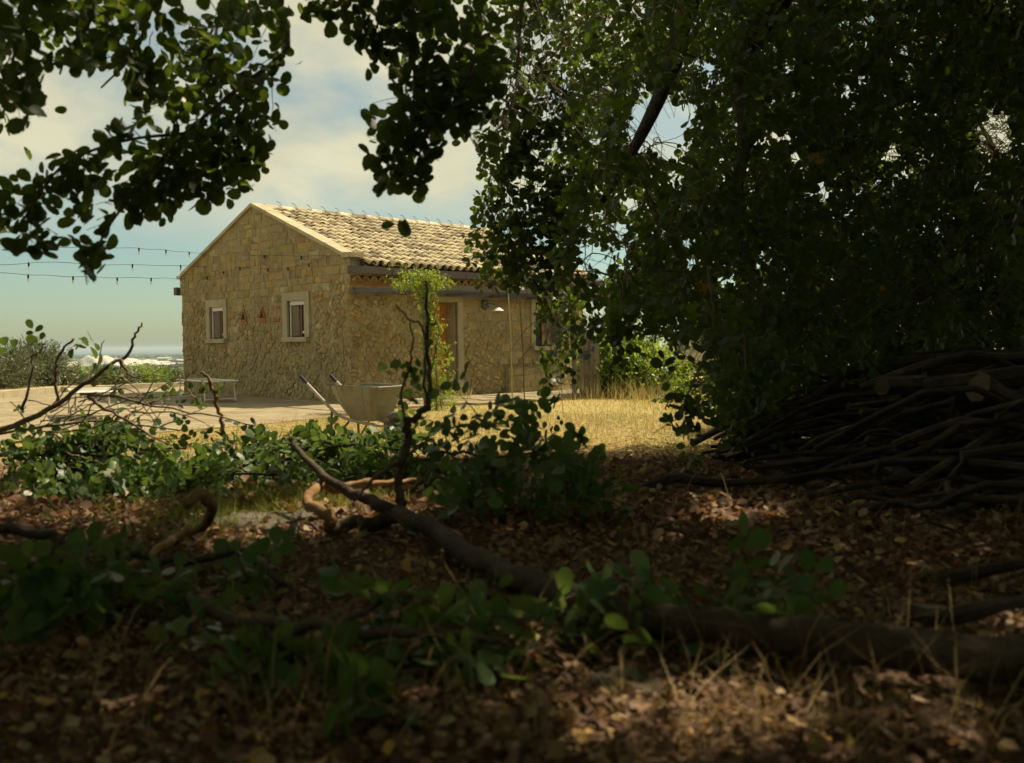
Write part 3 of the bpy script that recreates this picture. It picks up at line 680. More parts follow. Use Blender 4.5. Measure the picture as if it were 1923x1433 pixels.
# roof: deck, channel tiles, cover tiles, ridge
roof = thing('roof', None, None); roof.parent = house
X0, X1 = .28, LEN + .18
def slope_pt(x, q, h, side):
    """q: distance down the slope from the ridge, h above the deck"""
    cs = 1 / math.hypot(1, SL); t = q * cs; z = 4.28 - q * cs * SL
    nt_, nz_ = SL * cs, cs
    tt = W_ / 2 - t - nt_ * h if side == 0 else W_ / 2 + t + nt_ * h
    return (x, tt, z + nz_ * h)
QL = (W_ / 2 + .30) * math.hypot(1, SL)
for side in (0, 1):
    g_ = Geo(); V_ = [slope_pt(x, q, h, side) for x in (X0 - .02, X1) for q in (0, QL - .06) for h in (-.10, 0.0)]
    g_.add(V_, [(0, 1, 3, 2), (4, 6, 7, 5), (0, 4, 5, 1), (2, 3, 7, 6), (0, 2, 6, 4), (1, 5, 7, 3)]); put('roof_deck', g_, M['cornice'], roof)
def arc(x, q0, q1, r0, r1, h0, h1, side, up=1, n_=6, th=.016, yaw=0.0):
    V_ = []
    for q, r__, h, xs in ((q0, r0, h0, 0.0), (q1, r1, h1, yaw)):
        for rad_ in (r__, r__ - th):
            for k in range(n_ + 1):
                a = math.pi * k / n_; V_.append(slope_pt(x + xs - rad_ * math.cos(a), q, h + up * rad_ * math.sin(a), side))
    m_ = n_ + 1; F = []
    for k in range(n_):
        F += [(k, k + 1, 2 * m_ + k + 1, 2 * m_ + k), (m_ + k, 3 * m_ + k, 3 * m_ + k + 1, m_ + k + 1), (k, m_ + k, m_ + k + 1, k + 1), (2 * m_ + k, 2 * m_ + k + 1, 3 * m_ + k + 1, 3 * m_ + k)]
    F += [(0, 2 * m_, 3 * m_, m_), (n_, m_ + n_, 3 * m_ + n_, 2 * m_ + n_)]
    return V_, F
pitch_ = .205; ncol = int((X1 - X0) / pitch_); ROWS = 13; ex = QL / ROWS
covers = []; back = Geo(); chan = Geo()
for c_ in range(ncol):
    x = X0 + (c_ + .5) * pitch_
    for k in range(ROWS):
        for side in (0, 1):
            j = [rnd.gauss(0, .008) for _ in range(4)]
            q1 = (k + 1) * ex + j[0] + (0.02 if k == ROWS - 1 else 0); q0 = q1 - ex - .09
            Vv, Ff = arc(x + j[1], max(q0, .0), q1, .074, .088, .052, .070 + abs(j[2]) * .8, side, yaw=j[3])
            if side == 0: covers.append((q1, c_, Vv, Ff))
            else: back.add(Vv, Ff)
            if side == 0:
                Vv, Ff = arc(x + pitch_ / 2 + j[2], max(q0, 0), q1 - .02, .080, .066, .088, .10, side, up=-1, n_=4); chan.add(Vv, Ff)
covers.sort(key=lambda a: (a[1] * .6 - a[0]))
rest = Geo()
for i, (q1, c_, Vv, Ff) in enumerate(covers):
    if i < 298: put('roof_tile', Geo().add(Vv, Ff), M['tile'], roof, shade=False)
    else: rest.add(Vv, Ff)
put('farther_roof_tiles', rest, M['tile'], roof, kind='stuff'); put('channel_tiles', chan, M['tile'], roof, kind='stuff'); put('rear_slope_tiles', back, M['tile'], roof, kind='stuff')
x = X0 - .02; k = 0
while x < X1 - .1:
    g_ = Geo(); n_ = 8; V_ = []
    for xx, r__ in ((x, .112), (x + .45, .098)):
        for a in np.linspace(0, math.pi, n_ + 1): V_.append((xx, W_ / 2 - r__ * 1.15 * math.cos(a), 4.33 + r__ * math.sin(a) + rnd.uniform(0, .004)))
    m_ = n_ + 1; g_.add(V_, [(i, i + 1, m_ + i + 1, m_ + i) for i in range(n_)] + [tuple(range(m_)), tuple(range(2 * m_ - 1, m_ - 1, -1))])
    rt = put('ridge_tile', g_, M['tile'], roof, shade=False)
    g_ = Geo(); g_.tube([(x + .40, W_ / 2 - .16, 4.34), (x + .40, W_ / 2 - .13, 4.42), (x + .38, W_ / 2 - .06, 4.50), (x + .33, W_ / 2 - .02, 4.53)], .007, 4); put('ridge_hook', g_, M['gutter'], rt)
    x += .40; k += 1
# gutter: square box profile with seams, cornice of scalloped tiles below it
gut = thing('gutter', None, None); gut.parent = house
ez = slope_pt(0, QL, 0, 0)[2]; et = slope_pt(0, QL, 0, 0)[1]
xs = -.08; 
for k, l_ in enumerate((.95, 2.0, 2.0, 2.0, .6)):
    g_ = Geo(); a, b = xs + .002, xs + l_ - .002; y0, y1 = et - .10, et + .04; z0, z1 = ez - .14, ez + .005; e = .006
    prof = [(y1, z1), (y1, z0), (y0, z0), (y0, z1), (y0 + e * 2, z1), (y0 + e * 2, z0 + e), (y1 - e, z0 + e), (y1 - e, z1)]
    V_ = [(xx, *p) for xx in (a, b) for p in prof]; n_ = len(prof)
    g_.add(V_, [(i, (i + 1) % n_, n_ + (i + 1) % n_, n_ + i) for i in range(n_)] + [tuple(range(n_)), tuple(range(2 * n_ - 1, n_ - 1, -1))]); put('gutter_length', g_, M['gutter'], gut)
    put('gutter_seam', Geo().box(b - .02, b + .022, y0 - .004, y1 + .004, z0 - .004, z1 - .004), M['gutter'], gut); xs += l_
put('gutter_end_box', Geo().box(-.16, -.082, et - .115, et + .06, ez - .155, ez + .01), M['gutter'], gut)
put('gutter_end_box', Geo().box(-.10, .06, W_ + .10, W_ + .26, 2.50, 2.70), M['gutter'], gut)
put('fascia', Geo().box(TH, LEN + .1, et + .045, et + .075, ez - .15, ez - .02), M['gutter'], gut)
put('flashing', Geo().box(.251, .268, et + .08, .6, ez + .0, ez + .17), M['gutter'], gut)
cor = thing('cornice', None, None); cor.parent = house
put('brick_band', Geo().box(.003, LEN, -.075, -.003, 2.40, 2.46), M['brick'], cor)
put('brick_band', Geo().box(.003, LEN, -.05, -.003, 2.341, 2.398), M['cornice'], cor)
put('brick_band', Geo().box(.003, LEN, -.16, -.003, 2.585, 2.66), M['cornice'], cor)
put('eave_board', Geo().box(.003, LEN, et + .08, -.003, 2.662, 2.70), M['cornice'], cor)
me = None
for k in range(int(LEN / .205)):
    if me is None:
        g_ = Geo(); n_ = 7; V_ = []
        for yy, r__ in ((-.19, .088), (-.02, .08)):
            for rad_ in (r__, r__ - .018):
                for a in np.linspace(0, math.pi, n_ + 1): V_.append((rad_ * math.cos(a), yy, rad_ * 1.15 * math.sin(a)))
        m_ = n_ + 1; F = []
        for i in range(n_): F += [(i, i + 1, 2 * m_ + i + 1, 2 * m_ + i), (m_ + i, 3 * m_ + i, 3 * m_ + i + 1, m_ + i + 1), (i, m_ + i, m_ + i + 1, i + 1)]
        g_.add(V_, F); me = g_.mesh('cornice_tile'); me.materials.append(M['cornice'])
    o = put('cornice_tile', me, None, cor); o.location = (.12 + k * .205, 0, 2.475)
put('cornice_fill', Geo().box(.003, LEN, -.09, -.003, 2.461, 2.584), M['mortar'], cor)
# wall lamp by the door: round grey back plate, arm and pale shade
lamp = thing('wall_lamp', None, None, (3.72, 0, 2.05)); lamp.parent = house
n_ = 16
def disc(cx_, y0, y1, cz, r0, r1):
    g_ = Geo(); V_ = [(cx_ + r_ * math.cos(2 * math.pi * k / n_), y, cz + r_ * math.sin(2 * math.pi * k / n_)) for y, r_ in ((y0, r0), (y1, r1)) for k in range(n_)]
    return g_.add(V_, [(k, (k + 1) % n_, n_ + (k + 1) % n_, n_ + k) for k in range(n_)] + [tuple(range(n_)), tuple(range(2 * n_ - 1, n_ - 1, -1))])
put('back_plate', disc(0, -.003, -.06, .02, .12, .10), M['steel'], lamp)
put('arm', Geo().tube([(0, -.06, .02), (.04, -.16, .05), (.10, -.26, .02), (.14, -.30, -.05)], .012, 6), M['steel'], lamp)
g_ = Geo(); V_ = [(.14 + r_ * math.cos(2 * math.pi * k / n_), -.30 + r_ * math.sin(2 * math.pi * k / n_), z) for r_, z in ((.03, -.04), (.07, -.06), (.15, -.12), (.145, -.125), (.06, -.075)) for k in range(n_)]
g_.add(V_, [(i * n_ + k, i * n_ + (k + 1) % n_, (i + 1) * n_ + (k + 1) % n_, (i + 1) * n_ + k) for i in range(4) for k in range(n_)] + [tuple(range(n_))]); put('lamp_shade', g_, M['white'], lamp)
# ------------------------------------------------------------------ steel pergola in front of the long wall
per = thing('pergola', 'dark grey flat steel pergola fixed to the long house wall', 'pergola', HC, HROT)
PW, PZ = -2.88, 2.16
for s_ in (-.33, 3.6, 7.3):
    put('post', Geo().box(s_ - .035, s_ + .035, PW - .035, PW + .035, -.05, PZ - .002), M['steel'], per)
put('front_beam', Geo().box(-.40, 7.5, PW - .04, PW + .04, PZ, PZ + .09), M['steel'], per)
put('wall_beam', Geo().box(.02, 7.5, -.20, -.13, PZ + .06, PZ + .15), M['steel'], per)
for k, s_ in enumerate((.06, 1.25, 2.5, 3.75, 5.0, 6.25, 7.4)):
    g_ = Geo(); h = .08
    g_.add([(x, y, z + dz) for x in (s_ - .03, s_ + .03) for y, z in ((PW + .042, PZ + .004), (-.202, PZ + .064)) for dz in (0, h)], [(0, 1, 3, 2), (4, 6, 7, 5), (0, 4, 5, 1), (2, 3, 7, 6), (0, 2, 6, 4), (1, 5, 7, 3)])
    put('rafter', g_, M['steel'], per)
def cane(px0, py0, px1, py1, d, r_, mt, label):
    a = ground_at(px1, py1); b = at(px0, py0, a[1] + .25); root = thing('garden_cane', label, 'cane', a, 0, 'canes leaning under the pergola')
    P = spline([(0, 0, -.05), tuple((b - a) * .5 + np.array((.02, 0, 0))), tuple(b - a)], 9); put('cane', Geo().tube(P, [r_ * (1 + .12 * (k % 2)) for k in range(9)], 6), mt, root)
    for f in (.3, .62): put('node', Geo().tube([P[int(f * 8)] - (0, 0, .008), P[int(f * 8)] + (0, 0, .008)], r_ * 1.5, 6), mt, root)
M['cane'] = pmat('pale_cane', [(.3, (.33, .26, .15)), (.7, (.45, .37, .23))], 9, .8)
cane(954, 541, 962, 757, 0, .013, M['cane'], 'pale straight cane standing in the grass before the patched stone wall')
cane(974, 541, 985, 754, 0, .012, M['twig'], 'darker bent cane beside the pale one, nearer the long wall window')

# ------------------------------------------------------------------ wheelbarrow
M['tray'] = pmat('galvanised_tray', [(.3, (.19, .185, .14)), (.55, (.25, .24, .185)), (.72, (.16, .135, .09)), (.85, (.28, .265, .21))], 5.0, .6, .15, 40, metallic=.15)
M['rust'] = pmat('rusty_brown_tube', [(.3, (.13, .07, .045)), (.7, (.20, .11, .07))], 20.0, .7, .2, 60)
M['tubegrey'] = pmat('grey_tube', [(.3, (.34, .30, .25)), (.7, (.42, .38, .32))], 10.0, .6)
M['rubber'] = pmat('black_rubber', [(.3, (.018, .018, .018)), (.7, (.03, .03, .03))], 10.0, .7)
M['tyre'] = pmat('dusty_tyre', [(.3, (.10, .12, .115)), (.7, (.17, .19, .175))], 12.0, .85, .3, 60)
M['blue'] = pmat('faded_blue_rim', [(.3, (.07, .085, .09)), (.7, (.12, .14, .14))], 12.0, .7)
bp_ = at(686, 780, 11.5); bp_[2] = float(zg(bp_[0], bp_[1]))
wb = thing('wheelbarrow', 'old grey metal wheelbarrow standing in the dry grass with its handles raised', 'wheelbarrow', bp_, R(-30))
# local x to the right of the photograph (wheel end), y away, z up
SX = .74
top_ = [(-.46, -.20, .66), (-.28, -.29, .695), (.42, -.30, .68), (.50, -.22, .675), (.50, .22, .675), (.42, .30, .68), (-.28, .29, .695), (-.46, .20, .66)]
mid_ = [(-.33, -.20, .50), (-.20, -.24, .47), (.36, -.25, .47), (.43, -.19, .47), (.43, .19, .47), (.36, .25, .47), (-.20, .24, .47), (-.33, .20, .50)]
bot_ = [(-.13, -.16, .31), (-.06, -.18, .29), (.30, -.18, .28), (.36, -.14, .285), (.36, .14, .285), (.30, .18, .28), (-.06, .18, .29), (-.13, .16, .31)]
top_, mid_, bot_ = [[(x_ * SX, y_, z_) for x_, y_, z_ in q] for q in (top_, mid_, bot_)]
g_ = Geo(); V_ = top_ + mid_ + bot_; F = [(r_ * 8 + k, r_ * 8 + (k + 1) % 8, (r_ + 1) * 8 + (k + 1) % 8, (r_ + 1) * 8 + k) for r_ in (0, 1) for k in range(8)] + [tuple(range(16, 24))]
g_.add(V_, F); tray = put('tray', g_, M['tray'], wb); sm = tray.modifiers.new('thick', 'SOLIDIFY'); sm.thickness = .006
put('tray_rim', Geo().tube([top_[k % 8] for k in range(9)], .011, 6), M['tray'], tray)
put('tray_seam', Geo().tube([(.19, -.302, .68), (.18, -.254, .47), (.16, -.186, .29)], .006, 5), M['tray'], tray)
for sy in (-1, 1):
    P = spline([(-.72, .27 * sy, .76), (-.50, .27 * sy, .58), (-.20, .24 * sy, .34), (.10, .17 * sy, .255), (.48, .06 * sy, .20)], 14)
    put('handle_tube', Geo().tube(P, .019, 8), M['tubegrey'], wb, shade=True)
    put('grip', Geo().tube([(-.76, .27 * sy, .793), (-.66, .27 * sy, .712)], .024, 8), M['rubber'], wb)
    leg = Geo().tube(spline([(-.30, .245 * sy, .42), (-.31, .25 * sy, .2), (-.30, .25 * sy, .01)], 6), .016, 7)
    put('leg', leg, M['rust'], wb)
    put('brace', Geo().tube([(-.30, .25 * sy, .03), (-.08, .20 * sy, .27)], .012, 6), M['rust'], wb)
    put('wheel_stay', Geo().tube([(.46, .065 * sy, .20), (.38, .10 * sy, .31)], .011, 6), M['rust'], wb)
put('cross_bar', Geo().tube([(-.30, -.25, .06), (-.30, .25, .06)], .010, 6), M['rust'], wb)
wh = thing('wheel', None, None, (.47, 0, .195)); wh.parent = wb
g_ = Geo(); nA, nB = 22, 8
V_ = [((.15 + .045 * math.cos(2 * math.pi * b / nB)) * math.cos(2 * math.pi * a / nA), .040 * math.sin(2 * math.pi * b / nB), (.15 + .045 * math.cos(2 * math.pi * b / nB)) * math.sin(2 * math.pi * a / nA)) for a in range(nA) for b in range(nB)]
g_.add(V_, [(a * nB + b, a * nB + (b + 1) % nB, ((a + 1) % nA) * nB + (b + 1) % nB, ((a + 1) % nA) * nB + b) for a in range(nA) for b in range(nB)]); put('tyre', g_, M['tyre'], wh, shade=True)
g_ = Geo(); V_ = [(r_ * math.cos(2 * math.pi * a / nA), y, r_ * math.sin(2 * math.pi * a / nA)) for y, r_ in ((-.028, .115), (-.012, .05), (.012, .05), (.028, .115)) for a in range(nA)]
g_.add(V_, [(i * nA + a, i * nA + (a + 1) % nA, (i + 1) * nA + (a + 1) % nA, (i + 1) * nA + a) for i in range(3) for a in range(nA)] + [tuple(range(nA)), tuple(range(4 * nA - 1, 3 * nA - 1, -1))]); put('rim', g_, M['blue'], wh)
put('axle', Geo().tube([(0, -.09, 0), (0, .09, 0)], .010, 6), M['rust'], wh)
# ------------------------------------------------------------------ two white folding loungers on the terrace
M['webbing'] = pmat('grey_webbing', [(.3, (.40, .385, .34)), (.7, (.50, .48, .43))], 14.0, .8, .1, 90)
def lounger(loc, rz, label, L_=1.85, w=.66, h=.44):
    root = thing('folding_lounger', label, 'sun lounger', loc, rz, 'white loungers on the terrace')
    fr = [(0, -w / 2, h), (L_, -w / 2, h), (L_, w / 2, h), (0, w / 2, h), (0, -w / 2, h)]
    put('side_rail', Geo().tube([fr[0], fr[1]], .016, 7), M['white'], root); put('side_rail', Geo().tube([fr[3], fr[2]], .016, 7), M['white'], root)
    put('end_rail', Geo().tube([fr[0], fr[3]], .015, 7), M['white'], root); put('end_rail', Geo().tube([fr[1], fr[2]], .015, 7), M['white'], root)
    for k in range(15):
        x0 = .03 + k * (L_ - .06) / 15; g_ = Geo(); g_.box(x0 + .006, x0 + (L_ - .06) / 15 - .006, -w / 2 + .01, w / 2 - .01, h - .004 - .01 * math.sin(math.pi * (k + .5) / 15), h + .002 - .01 * math.sin(math.pi * (k + .5) / 15)); put('webbing_strap', g_, M['webbing'], root)
    for x, sp in ((.22, -.07), (L_ - .22, .07)):
        put('leg_frame', Geo().tube(spline([(x, -w / 2 + .02, h - .01), (x + sp * .5, -w / 2 + .01, h * .5), (x + sp, -w / 2, .02)], 5), .014, 7), M['white'], root)
        put('leg_frame', Geo().tube(spline([(x, w / 2 - .02, h - .01), (x + sp * .5, w / 2 - .01, h * .5), (x + sp, w / 2, .02)], 5), .014, 7), M['white'], root)
        put('leg_bar', Geo().tube([(x + sp * .9, -w / 2, .06), (x + sp * .9, w / 2, .06)], .012, 7), M['white'], root)
    return root
a = ground_at(428, 757); b = ground_at(352, 752)
lounger((a[0] - .08, a[1] - .05, .013), R(128), 'white folding lounger standing in the shadow of the gable wall')
a = ground_at(150, 792); lounger((a[0] + .25, a[1] + .1, .013), R(118), 'white folding lounger in the sun near the terrace kerb, behind bare branches')

# ------------------------------------------------------------------ festoon lights
M['cable'] = pmat('black_cable', [(.5, (.018, .018, .020)), (.6, (.025, .025, .028))], 5, .6)
def bulb_mat():
    mt, nt = new_mat('clear_bulb_glass')
    b = nd(nt, 'ShaderNodeBsdfPrincipled', {'Base Color': (.9, .88, .8, 1), 'Roughness': .05, 'Transmission Weight': .8, 'IOR': 1.2})
    o = nd(nt, 'ShaderNodeOutputMaterial'); nt.links.new(b.outputs[0], o.inputs[0]); return mt
M['bulb'] = bulb_mat()
def festoon(pts, socks, label):
    P = np.array([at(*p) for p in pts]); root = thing('festoon_light', label, 'string lights', P[0] * 0, 0, 'festoon strings in front of the gable')
    S = spline(P, 60); S[:, 2] += .008 * np.sin(np.arange(60) * .9); put('cable', Geo().tube(S, .0045, 4), M['cable'], root)
    for f in socks:
        q = S[int(f * 59)]
        so = put('socket', Geo().tube([q + (0, 0, .012), q - (0, 0, .02), q - (0, 0, .065)], [.013, .018, .014], 7), M['cable'], root)
        put('bulb', Geo().tube([q - (0, 0, .064), q - (0, 0, .085), q - (0, 0, .115), q - (0, 0, .135)], [.010, .020, .022, .008], 8), M['bulb'], so, shade=True)
gp = lambda u, z: tuple(hw(-.06, u, z))
def pxs(s, t, z):
    x, y, _ = project(hw(s, t, z)); return float(x[0]), float(y[0]), float(hw(s, t, z)[1])
wallpt = lambda u, z: pxs(-.08, u, z)
festoon([(-260, 440, 17.5), (60, 462, 18.5), (220, 465, 19.5), (300, 469, 21.5), wallpt(6.2, 3.48), wallpt(2.75, 3.17), wallpt(.5, 3.0)], [.05, .18, .30, .42, .53, .63, .72, .83, .93], 'topmost festoon string, running from the trees across the upper gable')
festoon([(-260, 480, 17.0), (0, 497, 17.6), (75, 492, 18.2), (190, 497, 18.8), (300, 498, 21), wallpt(5.95, 3.13), wallpt(3.85, 2.97), wallpt(2.65, 2.87), wallpt(1.55, 2.88), wallpt(.45, 3.0)], [.05, .2, .31, .40, .50, .58, .66, .75, .84, .93], 'middle festoon string, rising across the gable to the gutter corner')
festoon([(-260, 504, 16.6), (0, 513, 17.4), (100, 518, 18.0), (200, 521, 18.6), (290, 522, 21), wallpt(7.1, 2.90), wallpt(5.9, 2.86), wallpt(4.9, 2.96)], [.06, .22, .34, .46, .57, .70, .80, .88, .985], 'lowest festoon string, ending between the two gable windows')

# ------------------------------------------------------------------ old timber posts right of the house
for k, (px, w, h, lab) in enumerate([(1100, .24, 1.32, 'grey weathered timber post nearest the house end'), (1116, .22, 1.22, 'second grey weathered timber post beside the leafy bush')]):
    p = ground_at(px, 748); p[2] = 0; root = thing('timber_post', lab, 'post', p, R(20 + 7 * k), 'old timber posts by the house end')
    for q in range(3):
        g_ = Geo(); x0 = -w / 2 + q * w / 3; g_.box(x0 + .003, x0 + w / 3 - .003, -.05 - .01 * (q % 2), .05, -.1, h - .04 * rnd.random()); put('plank', g_, M['oldwood'], root)

# ------------------------------------------------------------------ heap of cut logs and branches on the right
def log_mesh(P, r_, sides=7):
    g_ = Geo(); g_.tube(P, r_, sides, cap=False, jit=.16); n_ = len(P)
    g_.f += [tuple(range(sides - 1, -1, -1)), tuple((n_ - 1) * sides + k for k in range(sides))]
    me = g_.mesh('log'); me.materials.append(M['log']); me.materials.append(M['logend'])
    mi = np.zeros(len(me.polygons), np.int32); mi[-2:] = 1; me.polygons.foreach_set('material_index', mi)
    return me
r3 = np.random.default_rng(33)
def heap_h(x, y):
    return .56 * smooth(.95, 2.1, x) * smooth(2.6, 3.9, y) * smooth(7.4, 6.0, y)
nlog = 0
for k in range(290):
    y = r3.uniform(2.9, 6.9); thin = r3.random() < .58
    xl = 1.22 + .12 * (y - 3) * .6 + abs(r3.normal()) * .40 + (r3.uniform(0, 1.0) if not thin else -.22)
    L_ = r3.uniform(.7, 1.8) * (1.1 if thin else 1); r0 = r3.uniform(.006, .019) if thin else r3.uniform(.018, .046)
    if not thin and r3.random() < .2 and y > 3.4: r0 = r3.uniform(.042, .056); xl += .35
    yaw = r3.normal() * (.42 if thin else .26) + .05; lev = r3.random() ** .8
    z0 = heap_h(xl + .15, y) * lev; z1 = heap_h(xl + L_ * .8, y) * min(1, lev + r3.normal() * .14)
    A = np.array((xl, y, float(zg(xl, y)) + z0 + r0)); B = np.array((xl + L_ * math.cos(yaw), y + L_ * math.sin(yaw), 0)); B[2] = float(zg(B[0], B[1])) + z1 + r0
    cr = .09 if thin else .06
    P = spline([A, A * .72 + B * .28 + r3.normal(size=3) * L_ * cr * (1, 1, .6), A * .45 + B * .55 + r3.normal(size=3) * L_ * cr * (1, 1, .6), A * .2 + B * .8 + r3.normal(size=3) * L_ * cr * .6, B], 11); rad_ = r0 * np.linspace(1.0, r3.uniform(.55, .9), 11) * (1 + r3.normal(0, .07, 11))
    me = log_mesh(P - A, rad_ if r3.random() < .5 else rad_[::-1])
    px, py, _ = project(A); size = 'thick' if r0 > .038 else 'slender' if thin else 'medium'
    row = 'front' if y < 4.2 else 'middle' if y < 5.6 else 'far'
    lv = 'top' if lev > .72 else 'lower part' if lev < .3 else 'middle'
    ln_ = 'short' if L_ < 1.05 else 'long' if L_ > 1.5 else 'mid-length'; sl_ = (B[2] - A[2]) / L_; tl_ = 'tilting up to the right' if sl_ > .12 else 'dipping to the right' if sl_ < -.04 else 'lying level'
    yw_ = 'angled away' if yaw > .22 else 'angled towards the viewer' if yaw < -.12 else 'square on'
    tl_ = {'tilting up to the right': 'rising rightward', 'dipping to the right': 'dipping rightward', 'lying level': 'level'}[tl_]; yw_ = {'angled away': ', angled away', 'angled towards the viewer': ', angled towards viewer', 'square on': ''}[yw_]
    lab = f"{ln_} " + {'thick': 'thick grey log', 'slender': 'slender crooked stick', 'medium': 'medium grey log'}[size] + f", heap {lv.replace('lower part', 'bottom')}, {row} row, {tl_}{yw_}"
    o = put('cut_log' if not thin else 'cut_pole', me, None, label=lab, cat='log' if not thin else 'branch', group=' '.join(('heap logs', size, lv, row, ln_, tl_, yw_.strip(', '))).strip()); o.location = A; nlog += 1
    for q in range(int(r3.integers(1, 3)) if thin else int(r3.random() < .35)):
        i_ = int(r3.integers(2, 9)); v_ = nrm(P[i_ + 1] - P[i_ - 1]) * r3.choice([-1, 1]) * .6 + r3.normal(size=3) * (.6, .6, .5); l_ = r3.uniform(.06, .30) * (1 if thin else .6)
        S_ = spline([P[i_] - A, P[i_] - A + v_ * l_ * .5 + r3.normal(size=3) * .015, P[i_] - A + v_ * l_ + (0, 0, r3.normal() * .03)], 5)
        put('spur', Geo().tube(S_, np.linspace(rad_[i_] * .5, .002, 5), 5), M['log'], o)
# forked sticks spilling out of the heap's near-left foot
for k, (pts, r0, lab) in enumerate([
        ([(1200, 925, 0), (1270, 902, .05), (1340, 912, .04), (1480, 905, .05)], .024, 'bare stick with a pale broken tip on the leaf litter before the heap'),
        ([(1300, 835, 6.9), (1370, 800, 6.6), (1470, 770, 6.2), (1560, 740, 5.9)], .022, 'long dark stick rising from the sunlit litter into the heap'),
        ([(1350, 790, 6.5), (1420, 778, 6.3), (1530, 762, 6.1), (1640, 760, 5.9)], .034, 'stout dark branch jutting left from the far end of the heap'),
        ([(1440, 940, 4.1), (1520, 900, 4.0), (1600, 862, 3.9), (1720, 830, 3.8)], .014, 'thin curved branch arching over the front of the heap'),
        ([(1650, 870, 3.9), (1700, 900, 3.7), (1760, 950, 3.5), (1830, 960, 3.3)], .030, 'forked branch leaning down the front face of the heap'),
        ([(1760, 1100, .02), (1840, 1080, .05), (1900, 1068, .07), (1990, 1050, .08)], .018, 'grey stick on the leaf litter at the right frame edge'),
        ([(1690, 1150, .02), (1780, 1165, .04), (1870, 1145, .07), (1960, 1130, .06)], .020, 'pale-ended stick lying beyond the thick fallen limb'),
        ([(1560, 712, 5.6), (1640, 695, 5.3), (1760, 680, 5.0), (1930, 668, 4.7)], .040, 'long grey log along the top edge of the heap')]):
    P = []
    for px, py, lf in pts: P.append(ground_at(px, py, lf) if lf < 1 else at(px, py, lf))
    P = spline(np.array(P), 10); P[:, 2] += r0 * .4
    o = put('loose_branch', log_mesh(P - P[0], r0 * np.linspace(1.1, .6, 10)), None, label=lab, cat='branch', group='loose sticks around the log heap'); o.location = P[0]
# garden stone half buried in the foreground litter, flat slabs by the brush
M['rock'] = pmat('grey_field_stone', [(.3, (.075, .062, .046)), (.7, (.15, .125, .095))], 8, .95, .6, 40, bdist=.02)
def rock(p, sx, sy, sz, seed, label):
    bm = bmesh.new(); bmesh.ops.create_icosphere(bm, subdivisions=3, radius=1)
    for v in bm.verts:
        c = np.array(v.co[:]); f = 1 + .22 * wob(c[0] * 2, c[1] * 2 + c[2], 1.6, seed) ; v.co = (c[0] * sx * f, c[1] * sy * f, max(-.3, c[2]) * sz * f)
    me = bpy.data.meshes.new('rock'); bm.to_mesh(me); bm.free()
    o = put('field_stone', me, M['rock'], label=label, cat='stone', shade=True); o.location = p; return o
rock(ground_at(1185, 1290), .085, .06, .028, 1.3, 'flat grey field stone in the leaf litter below the thick limb')
rock(ground_at(470, 985), .28, .16, .035, 2.9, 'flat pale stone in the grass beside the brush heap')
rock(ground_at(1265, 905), .06, .05, .045, 4.9, 'small pale stone by the stick in the leaf litter')
# ------------------------------------------------------------------ leaves
LEAF_V = np.array([(0, 0, 0), (.17, .22, .05), (.45, .37, .08), (.77, .35, .05), (.96, .15, -.02), (.97, 0.0, -.05), (.96, -.15, -.02), (.77, -.35, .05), (.45, -.37, .08), (.17, -.22, .05), (.36, 0, -.01), (.72, 0, -.02)])
LEAF_T = np.array([(0, 10, 1), (10, 2, 1), (10, 11, 2), (11, 3, 2), (11, 4, 3), (11, 5, 4), (0, 9, 10), (10, 9, 8), (10, 8, 11), (11, 8, 7), (11, 7, 6), (11, 6, 5)])
LOW_V = np.array([(0, 0, 0), (.5, .36, .06), (.86, .26, .02), (1, 0, -.05), (.86, -.26, .02), (.5, -.36, .06)]); LOW_T = np.array([(0, 2, 1), (0, 3, 2), (0, 4, 3), (0, 5, 4)])
NARROW_V = np.array([(0, 0, 0), (.5, .15, .02), (1, 0, -.03), (.5, -.15, .02)]); NARROW_T = np.array([(0, 2, 1), (0, 3, 2)])
def leaf_arrays(P, D, N, S, V0=LEAF_V, T0=LEAF_T, curl=0.0, r_=None):
    D = nrm(D); Y = nrm(np.cross(N, D)); Z = np.cross(D, Y); S = np.asarray(S).reshape(-1, 1, 1)
    v = np.broadcast_to(V0[None], (len(P), *V0.shape)).copy()
    if r_ is not None:
        v[:, :, 1] *= r_.uniform(.82, 1.12, (len(P), 1)); v[:, :, 2] *= r_.uniform(-.4, 1.8, (len(P), 1))
        v[:, :, 2] -= (v[:, :, 0] ** 2) * r_.normal(0, .12 + curl, (len(P), 1)); v[:, :, 2] += (v[:, :, 1] ** 2) * r_.normal(curl, .15 + curl, (len(P), 1))
    W = P[:, None] + S * (v[:, :, :1] * D[:, None] + v[:, :, 1:2] * Y[:, None] + v[:, :, 2:] * Z[:, None])
    T = T0[None] + (np.arange(len(P)) * len(V0))[:, None, None]
    return W.reshape(-1, 3), T.reshape(-1, 3)
class Foliage:
    """gathers leaves; the largest in view become parts of their own, the rest one mass"""
    def __init__(s): s.P = []; s.D = []; s.N = []; s.S = []
    def add(s, P, D, N, S): s.P.append(P); s.D.append(D); s.N.append(N); s.S.append(np.broadcast_to(S, (len(P),)))
    def arr(s): return np.concatenate(s.P), np.concatenate(s.D), np.concatenate(s.N), np.concatenate(s.S)
LEAF_ME = {}
def leaf_template(key, mt, seed):
    if (key, seed) not in LEAF_ME:
        r_ = np.random.default_rng(seed); W, T = leaf_arrays(np.zeros((1, 3)), np.array([(1., 0, 0)]), np.array([(0, 0, 1.)]), [1.0], r_=r_)
        me = tri_mesh('leaf', W, T); me.materials.append(mt); me.polygons.foreach_set('use_smooth', np.ones(len(me.polygons), bool)); LEAF_ME[(key, seed)] = me
    return LEAF_ME[(key, seed)]
